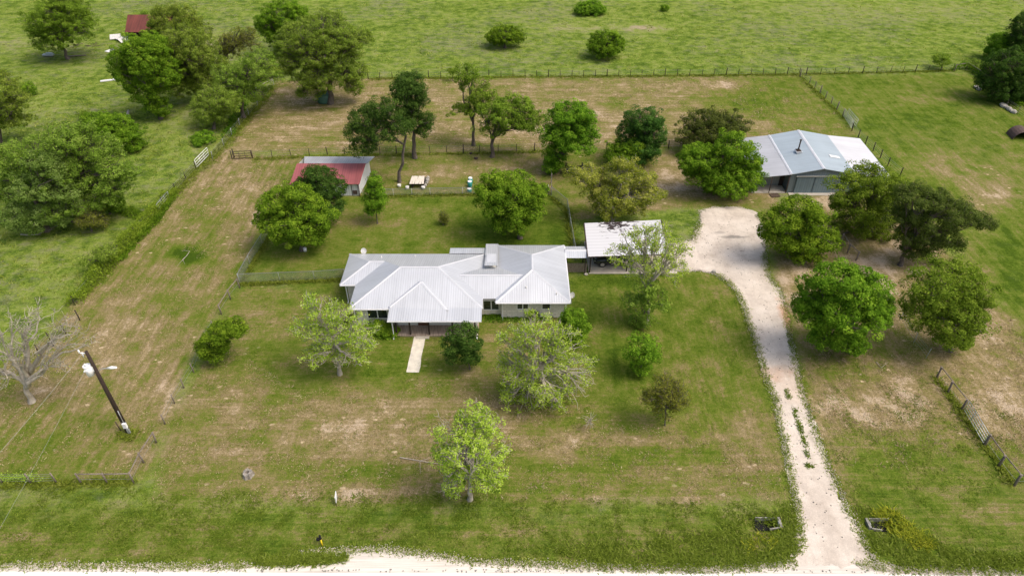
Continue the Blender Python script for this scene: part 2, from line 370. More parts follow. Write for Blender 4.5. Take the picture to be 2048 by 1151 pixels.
col = t.ramp(k, [(.0, (.050, .090, .009)), (.22, (.090, .140, .014)), (.44, (.145, .170, .030)), (.57, (.190, .175, .058)), (.70, (.242, .190, .090)), (.87, (.33, .26, .145)), (1., (.48, .38, .27))])
# rough pasture: brighter, with grey green weed speckles
rg = t.attr('rough')
past = t.ramp(t.math('ADD', k, ctr(mid, .3)), [(-.0, (.065, .115, .014)), (.14, (.125, .190, .024)), (.32, (.200, .260, .045)), (.50, (.240, .265, .085)), (.66, (.26, .25, .12)), (.9, (.36, .30, .19))])
sp = t.mr(t.math('ADD', t.noise(t.mapv(p, (.5, .8, 1)), 1.0, 6, .8), ctr(t.noise(p, .05, 3), .5)), .50, .66)
past = t.mix(t.math('MULTIPLY', sp, .75), past, (.205, .200, .120))
dk = t.mr(t.noise(t.mapv(p, (.35, .9, 1), (0, 0, 0)), 1.5, 6, .8), .52, .66)
past = t.mix(t.math('MULTIPLY', dk, .8), past, (.085, .115, .030))
col = t.mix(rg, col, past)
# dark grass clumps and pale scraps in the mown turf
dk = t.mr(t.noise(p, 2.1, 5, .7), .56, .74)
col = t.mix(t.math('MULTIPLY', dk, .5), col, t.mix(t.attr('dry'), (.055, .095, .012), (.13, .095, .045)))
vo = t.n('TexVoronoi', {'Vector': t.mapv(p, (.8, 1.3, 1)), 'Scale': .75, 'Randomness': 1.}).outputs['Distance']
sel = t.mr(t.noise(p, .22, 2), .46, .54)
scr = t.math('MULTIPLY', t.mr(t.math('ADD', vo, ctr(fine, .5)), .15, .09), t.math('MULTIPLY', sel, t.mr(t.attr('dry'), .4, .55)))
col = t.mix(t.math('MULTIPLY', scr, .8), col, (.56, .44, .29))
g2 = t.mr(t.noise(p, 9, 4, .85), .3, .7, .62, 1.34)
col = t.mix(1., col, t.n('CombineColor', {0: g2, 1: g2, 2: g2}).outputs[0], 'MULTIPLY')
t.bump(t.math('ADD', t.noise(p, 7, 5, .75), t.math('MULTIPLY', t.noise(p, 1.4, 4), 1.5)), .75, .16)
M['turf'] = t.fin(col, 1., 0, 0.)
me = np_mesh('ground', np.stack([GX.ravel(), GY.ravel(), GZ.ravel()], 1), F, [M['turf']],
    attrs={'dry': dry.ravel(), 'rough': rough.ravel(), 'streakx': sxx.ravel(), 'streakd': sdd.ravel()}, smooth=True)
tag(link(bpy.data.objects.new('ground', me)), kind='structure')
def ground_z(x, y):
    i = int(np.clip(np.searchsorted(ax, x), 0, nx - 1)); j = int(np.clip(np.searchsorted(ay, y), 0, ny - 1)); return float(GZ[j, i])

def ragged(name, pts, z, mat, step=.22, amp=.22, seed=1, keep=None):
    out = []; r = random.Random(seed); n = len(pts)
    for i in range(n):
        a, b = Vector(pts[i][:2]), Vector(pts[(i + 1) % n][:2]); Ln = (b - a).length; m = max(1, int(Ln / step))
        if keep and i in keep: m = 1
        nv = Vector((-(b - a).y, (b - a).x)).normalized()
        for j in range(m):
            q = a + (b - a) * (j / m)
            if not (keep and i in keep):
                w_ = float(vnoise(np.array(q.x), np.array(q.y), .9, seed) + .5 * vnoise(np.array(q.x), np.array(q.y), .33, seed + 1) - .75)
                q = q + nv * (w_ * amp * 2 + r.uniform(-1, 1) * amp * .35)
            out.append(Vector((q.x, q.y, z)))
    tri = geometry.tessellate_polygon([out])
    me = np_mesh(name, np.array([tuple(v) for v in out]), np.array(tri), [mat])
    bm = bmesh.new(); bm.from_mesh(me); bmesh.ops.recalc_face_normals(bm, faces=bm.faces)
    if bm.faces[:] and sum(f.normal.z for f in bm.faces) < 0: bmesh.ops.reverse_faces(bm, faces=bm.faces)
    bm.to_mesh(me); bm.free()
    return tag(link(bpy.data.objects.new(name, me)), kind='structure')
t = NT('caliche_gravel'); p = t.pos(); sxy = t.n('SeparateXYZ', {0: p})
c = t.ramp(t.noise(p, .45, 5, .6), [(.28, (.46, .395, .33)), (.50, (.60, .53, .45)), (.72, (.68, .61, .53))])
gr = t.mr(t.noise(p, 16, 3, .8), .25, .75, .78, 1.15); c = t.mix(1., c, t.n('CombineColor', {0: gr, 1: gr, 2: gr}).outputs[0], 'MULTIPLY')
def blob(x, y, rx, ry, soft=.5):
    a = t.math('POWER', t.math('DIVIDE', t.math('SUBTRACT', sxy.outputs[0], x), rx), 2); b = t.math('POWER', t.math('DIVIDE', t.math('SUBTRACT', sxy.outputs[1], y), ry), 2)
    return t.mr(t.math('ADD', t.math('SQRT', t.math('ADD', a, b)), ctr(t.noise(p, .9, 4), 1.3)), 1., .4)
for u, v, rx, ry, kk, cc in ((1578, 640, .9, 4.2, .7, (.52, .27, .15)), (1545, 745, 2.2, 1.2, .40, (.50, .30, .19)), (1590, 770, 2.2, 3., .22, (.52, .32, .20)), (1625, 745, 1, 2.4, .3, (.42, .26, .17)), (1468, 474, 1.9, .40, .8, (.20, .19, .17)), (1440, 465, .9, .4, .5, (.24, .22, .20)), (1530, 530, 1.6, 3, .35, (.36, .31, .26))):
    q = P(u, v); c = t.mix(t.math('MULTIPLY', blob(q.x, q.y, rx, ry), kk), c, cc)
vo = t.n('TexVoronoi', {'Vector': p, 'Scale': 1.3}).outputs['Distance']
c = t.mix(t.math('MULTIPLY', t.mr(vo, .10, .06), .55), c, (.25, .22, .18))
rut = t.mr(t.noise(t.mapv(p, (2.2, .10, 1), (0, 0, R(-4))), 1., 4, .65), .50, .64); c = t.mix(t.math('MULTIPLY', rut, .20), c, (.40, .335, .27))
pt = t.mr(t.noise(p, 1.7, 6, .75), .52, .68); c = t.mix(t.math('MULTIPLY', pt, .38), c, (.36, .30, .245))
t.bump(t.noise(p, 14, 4, .8), .5, .05); M['gravel'] = t.fin(c, .95, 0, .1)
t = NT('road_gravel'); p = t.pos(); c = t.ramp(t.noise(t.mapv(p, (.12, 2.2, 1)), 1.5, 5, .7), [(.3, (.50, .45, .39)), (.5, (.63, .58, .51)), (.7, (.74, .70, .64))])
t.bump(t.noise(p, 14, 4, .8), .4, .04); M['road'] = t.fin(c, .95, 0, .1)
t = NT('road_lane'); c = t.ramp(t.noise(t.mapv(t.pos(), (.1, 3, 1)), 1.5, 4, .7), [(.3, (.70, .69, .66)), (.7, (.80, .79, .77))]); M['lane'] = t.fin(c, .9, 0, .1)
rt = W((-150, 1133), (100, 1129), (330, 1131), (500, 1130), (500, 1122), (600, 1104), (640, 1102), (776, 1096), (864, 1108), (934, 1121), (1083, 1127), (1259, 1135), (1400, 1139), (1478, 1134), (1588, 1124), (1713, 1125), (1792, 1138), (2046, 1146), (2200, 1147))
rpts = [Vector((-400, P(-150, 1133).y, 0))] + rt + [Vector((400, P(2200, 1147).y, 0)), Vector((400, 12, 0)), Vector((-400, 12, 0))]
n_ = len(rpts); ragged('road_shoulder', rpts, .018, M['road'], .25, .16, 5, keep={0, n_ - 1, n_ - 2, n_ - 3, n_ - 4})
mb = MB(); yl, yr = P(0, 1143).y, P(2048, 1149).y; sl_ = (yr - yl) / 72
mb.face([(-400, yl - sl_ * 364 - .0, .026), (400, yr + sl_ * 364, .026), (400, 13, .026), (-400, 13, .026)]); tag(mb.build('road', M['lane']), kind='structure')
dr = W((1401, 422), (1426, 415), (1483, 416), (1510, 426), (1522, 452), (1529, 506), (1537, 552), (1560, 582), (1572, 620), (1577, 660), (1584, 700), (1596, 731), (1604, 778), (1619, 829), (1635, 868), (1655, 927), (1670, 958), (1690, 1005), (1709, 1053), (1733, 1096), (1760, 1133), (1560, 1133), (1590, 1105), (1602, 1060), (1592, 1000), (1580, 950), (1572, 900), (1560, 850), (1548, 790), (1528, 745), (1515, 690), (1500, 655), (1490, 620), (1475, 585), (1455, 562), (1430, 547), (1400, 540), (1345, 541), (1345, 484), (1388, 483), (1388, 468), (1402, 446))
ragged('driveway', dr, .032, M['gravel'], .14, .30, 21)
pa = W((829, 668), (852, 668), (838, 744), (813, 744)); ragged('path', pa, .03, M['pathc'], .25, .035, 3)
isl = W((500, 1120), (560, 1113), (640, 1109), (700, 1113), (688, 1121), (600, 1129), (530, 1130))

# ------------------------------------------------------------ the house
ZE, SL = 2.55, .36
def hip(mb, x0, x1, y0, y1, ze, sl, caps, gable=(), cut_caps=(), th=.14):
    """hip roof solid; ridge along the longer side; gable lists ends left vertical ('x0','x1','y0','y1')"""
    w_, d_ = x1 - x0, y1 - y0
    if w_ >= d_:
        h = d_ / 2; a = Vector((x0 + (0 if 'x0' in gable else h), y0 + h, ze + sl * h)); b = Vector((x1 - (0 if 'x1' in gable else h), y0 + h, ze + sl * h))
        c = [Vector((x0, y0, ze)), Vector((x1, y0, ze)), Vector((x1, y1, ze)), Vector((x0, y1, ze))]
        mb.face([c[0], c[1], b, a]); mb.face([c[2], c[3], a, b]); mb.face([c[3], c[0], a]); mb.face([c[1], c[2], b])
        ends = {'a': (c[0], c[3], a, 'x0'), 'b': (c[1], c[2], b, 'x1')}
    else:
        h = w_ / 2; a = Vector((x0 + h, y0 + (0 if 'y0' in gable else h), ze + sl * h)); b = Vector((x0 + h, y1 - (0 if 'y1' in gable else h), ze + sl * h))
        c = [Vector((x0, y0, ze)), Vector((x1, y0, ze)), Vector((x1, y1, ze)), Vector((x0, y1, ze))]
        mb.face([c[0], c[1], a]); mb.face([c[2], c[3], b]); mb.face([c[3], c[0], a, b]); mb.face([c[1], c[2], b, a])
        ends = {'a': (c[0], c[1], a, 'y0'), 'b': (c[3], c[2], b, 'y1')}
    caps.append((a, b))
    for k_, (p, q, r_, g) in ends.items():
        if g in gable: continue
        if (g, 0) not in cut_caps: caps.append((p, r_))
        if (g, 1) not in cut_caps: caps.append((q, r_))
    return c
def cap_strips(caps, parent, mat, w_=.13, name='ridge_cap'):
    mb = MB()
    for a, b in caps:
        dd = (b - a).normalized(); s = dd.cross(Vector((0, 0, 1))).normalized(); up = s.cross(dd); u = up * .035
        for sg in (1, -1):
            mb.face([a + u, b + u, b + s * sg * w_ - u * .6, a + s * sg * w_ - u * .6])
    return mb.build(name, mat, parent)
def fascia(rects, parent, mat, th=.16):
    mb = MB()
    for (x0, x1, y0, y1, z) in rects:
        for a, b in (((x0, y0), (x1, y0)), ((x1, y0), (x1, y1)), ((x1, y1), (x0, y1)), ((x0, y1), (x0, y0))):
            mb.face([(a[0], a[1], z - .002), (b[0], b[1], z - .002), (b[0], b[1], z - th), (a[0], a[1], z - th)])
        mb.face([(x0, y0, z - th), (x1, y0, z - th), (x1, y1, z - th), (x0, y1, z - th)])
    return mb.build('soffit', mat, parent)
def window(parent, x0, x1, z0, z1, y, panes=2, name='window', trim='white', glass='glass'):
    """window in a wall that faces the camera (-Y)"""
    fr = MB(); f = .09
    for a, b in (((x0 - f, z0 - f), (x1 + f, z0)), ((x0 - f, z1), (x1 + f, z1 + f)), ((x0 - f, z0), (x0, z1)), ((x1, z0), (x1 + f, z1))):
        fr.span((a[0], y - .05, a[1]), (b[0], y + .02, b[1]))
    for i in range(1, panes):
        x = x0 + (x1 - x0) * i / panes; fr.span((x - .05, y - .04, z0), (x + .05, y + .01, z1))
    o = fr.build(name, M[trim], parent)
    for i in range(panes):
        a = x0 + (x1 - x0) * i / panes + (.05 if i else 0); b = x0 + (x1 - x0) * (i + 1) / panes - (.05 if i < panes - 1 else 0)
        g = MB(); g.span((a, y - .018, z0), (b, y - .006, z1)); g.build('pane', M[glass], o)
    for i in range(panes):   # meeting rail
        x = x0 + (x1 - x0) * i / panes
    return o
house = empty('house', (-6, 52, 0), 'long single storey ranch house with pale ribbed metal hip roofs and cream stone walls', 'house')
caps = []; rb = MB()
mx0, mx1, my0, my1 = -15.9, -2.87, 51.05, 60.3
hip(rb, mx0, mx1, my0, my1, ZE, SL, caps, cut_caps=(('x0', 1),))
hip(rb, -17.5, -9., 54.85, 60.296, ZE + .002, SL, caps, cut_caps=(('x1', 0), ('x1', 1)))
hip(rb, -1.62, 5.72, 52.0, 61.95, ZE, SL, caps)
hip(rb, -7.5, 2.0, 52.62, 57.9, ZE + .004, SL, caps, gable=('x0', 'x1'))
# trim the caps that run inside the other roofs
def trim(a, b, t0, t1): return (a.lerp(b, t0), a.lerp(b, t1))
good = []
for a, b in caps:
    if abs(a.y - b.y) < .01 and abs(a.z - (ZE + .004 + SL * 2.64)) < .02 and a.x < -7 and b.x > 1: a, b = Vector((-5.3, a.y, a.z)), Vector((1.1, b.y, b.z))
    elif abs(a.y - b.y) < .01 and a.x < -14 and b.x > -12.5 and a.z < 3.6: a, b = a, Vector((-13.3, b.y, b.z))
    good.append((a, b))
# back porch, saddle behind, front porch
rb.face([(-6.75, 60.2, 2.66), (-2.8, 60.2, 2.66), (-2.8, 61.6, 2.42), (-6.75, 61.6, 2.42)])
rb.face([(-2.86, 57.2, 3.25), (-1.5, 57.2, 3.25), (-1.5, 62.1, 2.62), (-2.86, 62.1, 2.62)])
rb.face([(-11.94, 49.52, 2.30), (-2.93, 49.52, 2.30), (-2.93, 51.12, 2.60), (-11.94, 51.12, 2.60)])
T_ = Vector((-9.02, 53.75, 3.63)); EL = Vector((-11.9, 51.1, 2.72)); ER = Vector((-6.35, 50.75, 2.64)); lift = Vector((0, 0, .17))
T2 = T_ + lift
rb.face([T2, EL, (-11.94, 49.515, 2.315), (-6.2, 49.515, 2.312), ER])
rb.face([T2, ER, ER + Vector((.30, .05, -.10)), T_ + Vector((.34, .30, .02))])
rb.face([T2, T_ + Vector((-.25, .3, .02)), EL + Vector((-.03, .3, -.05)), EL])
roof = rb.build('roof', M['roof'], house)
good += [(EL, T2), (ER, T2)]
cap_strips(good, roof, M['roof_cap'], .15)
fascia([(mx0, mx1, my0, my1, ZE), (-17.5, -9, 54.85, 60.29, ZE - .003), (-1.62, 5.72, 52.0, 61.95, ZE - .002), (-7.5, 2, 52.62, 57.9, ZE - .004), (-6.75, -2.8, 60.2, 61.6, 2.41)], house, M['fascia'])
fascia([(-11.94, -2.93, 49.52, 51.1, 2.29)], house, M['fascia'], .07)
mb = MB(); mb.box((-2.2, 58.7, 2.98), (1.0, 1.5, .36)); mb.build('chimney_box', M['roof_cap'], roof)
mb = MB()
for x, y, z in ((-13.8, 58.9, 3.0), (-10.3, 59.3, 2.85), (1.4, 53.6, 3.1), (4.4, 52.9, 2.85)):
    mb = MB(); mb.cyl((x, y, z - .1), (x, y, z + .28), .055, 8); mb.build('vent_pipe', M['offwhite'], roof)
wl = MB()
for a in ((-15.35, 51.65, -3.35, 59.8), (-16.95, 55.4, -15.35, 59.8), (-1.1, 52.75, 5.25, 61.45), (-3.35, 53.2, -1.1, 59.5)): wl.span((a[0], a[1], .0), (a[2], a[3], 2.385))
wl.build('wall', M['limestone'], house)
pw = MB(); pw.span((-11.4, 51.40, .15), (-3.4, 51.648, 2.30)); pw.build('porch_wall', M['porch_white'], house)
window(house, -14.25, -12.35, .88, 1.92, 51.65)
window(house, -2.85, -1.35, .70, 1.80, 53.2)
window(house, .55, 1.6, 1.15, 1.82, 52.75); window(house, 3.05, 3.8, 1.15, 1.82, 52.75, 1)
window(house, -7.0, -5.4, .85, 1.95, 51.40)
dd = MB(); dd.span((-9.35, 51.34, .17), (-8.3, 51.398, 2.2)); do_ = dd.build('door', M['door'], house)
dk = MB(); dk.cyl((-9.22, 51.33, 1.1), (-9.22, 51.26, 1.1), .035, 8); dk.build('handle', M['steel'], do_)
pf = MB(); pf.span((-11.55, 49.85, .0), (-3.3, 51.64, .17)); pf.build('porch_floor', M['boards'], house)
st = MB(); st.span((-9.4, 49.5, 0), (-8.1, 49.84, .10)); st.build('step', M['concrete'], house)
for x in (-11.3, -9.95, -8.1, -5.8, -3.6):
    p_ = MB(); p_.box((x, 50.0, 1.2), (.15, .15, 2.06)); p_.build('porch_post', M['wood_dark'], house)
for x, y, zt in ((-11.55, 49.72, 2.2), (-3.42, 49.72, 2.2), (-15.5, 51.5, 2.4), (5.38, 52.6, 2.4), (-.95, 52.62, 2.4), (-17.05, 55.25, 2.4)):
    g = MB(); g.box((x, y, zt / 2 + .05), (.09, .07, zt - .1)); g.bar((x, y, .1), (x, y - .3, .04), .09); g.build('downspout', M['white'], house)
for a, b in (((mx0, my0 - .05, ZE - .07), (-11.95, my0 - .05, ZE - .07)), ((-11.95, 49.47, 2.25), (-2.93, 49.47, 2.25)), ((-1.62, 51.95, ZE - .07), (5.72, 51.95, ZE - .07)), ((5.77, 52, ZE - .07), (5.77, 61.9, ZE - .07)), ((-17.5, 54.8, ZE - .07), (-15.9, 54.8, ZE - .07))):
    gt = MB(); gt.bar(a, b, .09, .08); gt.build('gutter', M['white'], house)
# satellite dishes: on the left back eave and on a post by the right wall
def dish(loc, label, post=.9, face=(0, -1, .5)):
    o = empty('satellite_dish', loc, label, 'satellite dish'); mb = MB(False); mb.cyl((0, 0, 0), (0, 0, post), .03, 8); mb.build('mast', M['steel'], o)
    mb = MB(False); f = Vector(face).normalized(); x = f.cross(Vector((0, 0, 1))).normalized(); y = x.cross(f); c = Vector((0, 0, post + .12))
    prev = None
    for r_, dpt in ((.04, 0), (.16, .015), (.3, .06)):
        ring = [mb.bm.verts.new(c + f * (dpt + .05) + x * r_ * cos(a * pi / 7) + y * r_ * 1.1 * sin(a * pi / 7)) for a in range(14)]
        if prev:
            for i in range(14): mb.bm.faces.new((prev[i], prev[(i + 1) % 14], ring[(i + 1) % 14], ring[i]))
        else: mb.bm.faces.new(ring)
        prev = ring
    ds = mb.build('reflector', M['offwhite'], o)
    s = ds.modifiers.new('s', 'SOLIDIFY'); s.thickness = .02
    mb = MB(False); mb.bar(c - y * .28 + f * .08, c + f * .42 - y * .1, .03); mb.box(c + f * .44 - y * .08, (.08, .08, .08)); mb.build('feed_arm', M['steel'], o)
dish(Vector((-16.0, 60.55, 1.9)), 'small white satellite dish on the back left eave of the house', .75)
dish(Vector((6.15, 55.0, 0)), 'grey satellite dish on a short post beside the right house wall', 1.0, (.6, -1, .4))

# breezeway and carport
bz = empty('breezeway', (6.9, 60.7, 0), 'narrow gabled breezeway roof joining the house to the carport', 'breezeway')
mb = MB(); mb.face([(5.74, 59.8, 2.36), (8.25, 59.8, 2.36), (8.25, 60.9, 2.62), (5.74, 60.9, 2.62)]); mb.face([(5.74, 60.9, 2.62), (8.25, 60.9, 2.62), (8.25, 62.0, 2.36), (5.74, 62.0, 2.36)])
rf = mb.build('roof', M['roof'], bz); cap_strips([(Vector((5.76, 60.9, 2.62)), Vector((8.2, 60.9, 2.62)))], rf, M['roof_cap'], .12)
for x, y in ((6.1, 61.8), (7.9, 61.8), (7.95, 60.0)):
    mb = MB(); mb.box((x, y, 1.17), (.1, .1, 2.34)); mb.build('post', M['wood_dark'], bz)
cpo = empty('carport', (12.6, 63, 0), 'flat white metal carport with dark leaf stains on its back edge', 'carport')
mb = MB(); A = [Vector((8.25, 66.1, 2.75)), Vector((17.15, 66.8, 2.75)), Vector((16.85, 60.15, 2.62)), Vector((8.1, 59.65, 2.62))]
mb.face(A); mb.face([v - Vector((0, 0, .1)) for v in A])
for i in range(4): mb.face([A[i], A[(i + 1) % 4], A[(i + 1) % 4] - Vector((0, 0, .1)), A[i] - Vector((0, 0, .1))])
rf = mb.build('roof', M['carport'], cpo)
mb = MB(); mb.bar((8.05, 59.62, 2.60), (16.9, 60.12, 2.60), .08, .08); mb.bar((8.1, 59.7, 2.56), (8.25, 66.1, 2.68), .12, .14); mb.bar((16.87, 60.2, 2.56), (17.15, 66.8, 2.68), .12, .14); mb.build('eave_beam', M['wood_dark'], cpo)
for x, y in ((8.55, 60.35), (12.6, 60.5), (16.4, 60.7), (8.6, 65.7), (12.7, 66.0), (16.8, 66.3)):
    mb = MB(); mb.cyl((x, y, .03), (x, y, 2.55), .07, 8); mb.build('post', M['wood_dark'], cpo)
mb = MB(); mb.span((8.45, 60.1, .0), (18.2, 66.4, .06)); mb.build('slab', M['concrete'], cpo)
mb = MB(); mb.span((8.7, 66.05, .1), (13.5, 66.12, 2.4)); mb.build('back_wall', M['barn_inner'], cpo)
bf = empty('board_fence', (6.9, 60.35, 0), 'short weathered board fence under the breezeway', 'fence')
for i in range(14):
    x = 5.72 + i * .185; mb = MB(); mb.box((x, 60.42, .62 + .01 * (i % 3)), (.172, .025, 1.2)); mb.build('board', M['wood_grey'], bf)
mb = MB(); mb.bar((5.65, 60.46, .4), (8.2, 60.46, .4), .04, .08); mb.bar((5.65, 60.46, 1.0), (8.2, 60.46, 1.0), .04, .08); mb.build('rail', M['wood_grey'], bf)

# SUV under the carport, nose to the left
def make_suv(loc, label):
    o = empty('suv', loc, label, 'car')
    # body from cross-sections along x (nose at -x): (x, half width, z sill, z shoulder, z top, half width top)
    sec = [(-2.36, .66, .45, .62, .66, .60), (-2.30, .80, .34, .78, .84, .70), (-2.05, .90, .28, .90, .99, .74), (-1.45, .94, .27, .98, 1.08, .76), (-.95, .95, .27, 1.02, 1.14, .76),
           (-.80, .95, .27, 1.03, 1.20, .74), (-.15, .95, .27, 1.05, 1.66, .66), (.5, .95, .27, 1.06, 1.75, .66), (1.3, .95, .27, 1.07, 1.74, .66), (1.95, .93, .30, 1.07, 1.68, .64), (2.22, .90, .36, 1.06, 1.45, .66), (2.36, .84, .44, .98, 1.06, .74)]
    V = []; k = 10
    for x, hw, z0, zs, zt, ht in sec:
        prof = [(0, z0), (hw * .8, z0), (hw, z0 + .12), (hw * 1.01, (z0 + zs) / 2), (hw * .985, zs - .05), (hw * .93, zs), (ht + (hw * .93 - ht) * .45, zs + (zt - zs) * .55), (ht, zt - .04 * (zt > zs + .2)), (ht * .8, zt), (0, zt + .015)]
        V += [(x, -y, z) for y, z in prof] + [(x, y, z) for y, z in prof[-2:0:-1]]
    m = 2 * k - 2; F = []; mi = []
    for i in range(len(sec) - 1):
        for j in range(m):
            a, b = i * m + j, i * m + (j + 1) % m; F.append((a, b, b + m, a + m))
            glassy = (j in (5, 6, 11, 12) and 5 <= i <= 9 and not (i in (5,) and j in (5, 12)))
            if i in (5, 9) and j in (7, 8, 9, 10): glassy = True
            mi.append(1 if glassy else 0)
    me = np_mesh('body', np.array(V), np.array(F), [M['carpaint'], M['glass']], mi, smooth=True)
    bm = bmesh.new(); bm.from_mesh(me); bm.verts.ensure_lookup_table(); bm.faces.new([bm.verts[j] for j in range(m)]); bm.faces.new([bm.verts[(len(sec) - 1) * m + j] for j in range(m)][::-1])
    bmesh.ops.recalc_face_normals(bm, faces=bm.faces); bm.to_mesh(me); bm.free()
    link(bpy.data.objects.new('body', me), o)
    for x in (-1.42, 1.42):
        for s in (-1, 1):
            mb = MB(False); mb.cyl((x, s * .72, .37), (x, s * .965, .37), .37, 24); wh = mb.build('wheel', M['black'], o, .03)
            mb = MB(False); mb.cyl((x, s * .9, .37), (x, s * .972, .37), .23, 16)
            for a in range(5): mb.box((x + .12 * cos(a * 2 * pi / 5), s * .976, .37 + .12 * sin(a * 2 * pi / 5)), (.2, .012, .05), Matrix.Rotation(-a * 2 * pi / 5, 4, 'Y'))
            mb.build('rim', M['rim'], wh)
    for s in (-1, 1):
        mb = MB(False); mb.box((-2.24, s * .66, .74), (.16, .30, .14)); mb.build('headlight', M['lamp'], o, .03)
        mb = MB(False); mb.box((-.62, s * 1.04, 1.13), (.12, .18, .13)); mb.build('mirror', M['carpaint'], o, .02)
        mb = MB(False); mb.bar((-.1, s * .6, 1.77), (1.8, s * .6, 1.77), .04, .04); mb.build('roof_rail', M['steel'], o)
    mb = MB(False); mb.box((-2.375, 0, .62), (.03, .8, .16)); mb.build('grille', M['darkgap'], o)
    return o
make_suv(Vector((11.45, 62.15, .06)), 'black suv parked nose left on the carport slab')

# ------------------------------------------------------------ barn
barn = empty('barn', (40, 80, 0), 'wide blue grey metal barn with lean-to roofs on both sides and a sliding door', 'barn')
yf, yb = 77.45, 88.8
def sheet(mb, x0, z0, x1, z1, y0=yf, y1=yb, sk=.45, th=.06):
    """roof sheet between two lines running in Y; sk: sideways drift towards the back"""
    a = [Vector((x0, y0, z0)), Vector((x1, y0, z1)), Vector((x1 + sk, y1, z1)), Vector((x0 + sk, y1, z0))]
    mb.face(a); mb.face([v - Vector((0, 0, th)) for v in a][::-1])
    for i in range(4): mb.face([a[i], a[(i + 1) % 4], a[(i + 1) % 4] - Vector((0, 0, th)), a[i] - Vector((0, 0, th))])
mb = MB(); sheet(mb, 35.7, 2.85, 39.6, 3.62); sheet(mb, 39.6, 3.62, 43.85, 2.85); mr_ = mb.build('roof', M['barn_roof'], barn)
mb = MB(); sheet(mb, 31.1, 2.32, 35.72, 2.83); mb.build('left_lean_roof', M['barn_grey'], barn)
mb = MB(); sheet(mb, 43.83, 2.83, 48.6, 2.34); mb.build('right_lean_roof', M['barn_white'], barn)
cap_strips([(Vector((39.6, yf, 3.63)), Vector((40.05, yb, 3.63))), (Vector((35.7, yf, 2.87)), Vector((36.15, yb, 2.87)))], mr_, M['roof_cap'], .2)
mb = MB(); mb.span((41.9, 81.4, 3.30), (43.3, 82.0, 3.305)); sk_ = mb.build('skylight_panel', M['white'], mr_)
sk_.rotation_euler = (0, 0, 0)
for v in sk_.data.vertices: v.co.z = 3.62 - (v.co.x - 39.6) * .181 + .10 * (1 if v.co.z > 3.302 else .6)
mb = MB(); mb.cyl((38.1, 82.9, 3.2), (38.1, 82.9, 4.9), .09, 10); mb.cyl((38.1, 82.9, 4.9), (38.1, 82.9, 5.0), .15, 10); mb.box((38.1, 82.8, 3.5), (.6, .7, .12)); fl = mb.build('flue_pipe', M['wood_dark'], mr_)
mb = MB(); mb.box((38.1, 82.75, 3.43), (.8, .9, .10)); mb.build('flashing', M['roof_cap'], mr_)
mb = MB(); F0 = yf + .3
mb.face([(35.75, F0, 0), (43.8, F0, 0), (43.8, F0, 2.78), (39.6, F0, 3.55), (35.75, F0, 2.78)])
mb.face([(36.2, 88.6, 0), (44.2, 88.6, 0), (44.2, 88.6, 2.78), (40, 88.6, 3.55), (36.2, 88.6, 2.78)])
mb.face([(35.8, F0, 0), (36.2, 88.6, 0), (36.2, 88.6, 2.78), (35.8, F0, 2.78)]); mb.face([(43.8, F0, 0), (48.35, F0, 0), (48.35, F0, 2.28), (43.8, F0, 2.76)])
mb.face([(48.35, F0, 0), (48.75, 88.6, 0), (48.75, 88.6, 2.28), (48.35, F0, 2.28)])
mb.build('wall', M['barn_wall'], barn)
for x0, x1 in ((36.6, 38.85), (38.95, 41.4)):
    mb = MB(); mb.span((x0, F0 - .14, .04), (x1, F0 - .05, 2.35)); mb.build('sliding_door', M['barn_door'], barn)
mb = MB(); mb.span((36.4, F0 - .22, 2.4), (42.4, F0 - .02, 2.52)); mb.build('door_track', M['steel'], barn)
mb = MB(); mb.span((43.2, F0 - .06, .05), (44.4, F0 - .02, 2.0)); mb.build('side_door', M['barn_door'], barn)
mb = MB(); mb.face([(31.3, 79.6, 0), (35.78, 79.6, 0), (35.78, 79.6, 2.7), (31.3, 79.6, 2.26)]); mb.face([(31.3, 77.8, 0), (31.3, 79.6, 0), (31.3, 79.6, 1.7), (31.3, 77.8, 1.7)]); mb.build('lean_to_wall', M['barn_inner'], barn)
mb = MB(); mb.span((31.2, 77.6, .0), (35.7, 79.6, .07)); mb.build('lean_to_floor', M['concrete'], barn)
for x in (31.4, 33.4, 35.6):
    mb = MB(); mb.cyl((x, 77.65, .05), (x, 77.65, 2.4), .06, 8); mb.build('post', M['rust'], barn)
mb = MB(); mb.span((35.2, 79.52, .08), (35.75, 79.59, 2.0)); mb.build('side_door', M['wood_dark'], barn)
mb = MB(False)
for i in range(7): mb.box((i * .17 - .5, 0, .06), (.14, .9, .025))
for y in (-.4, 0, .4): mb.box((0, y, .025), (1.15, .09, .04))
pl = mb.build('pallet', M['wood_brown'], origin=None); pl.location = (34.0, 77.0, .02); pl.rotation_euler = (0, 0, .2); tag(pl, 'dark wooden pallet lying in front of the barn lean-to', 'pallet')
mb = MB(); mb.span((35.9, 77.0, 0), (42.4, 77.7, .05)); mb.build('door_sill', M['concrete'], barn)

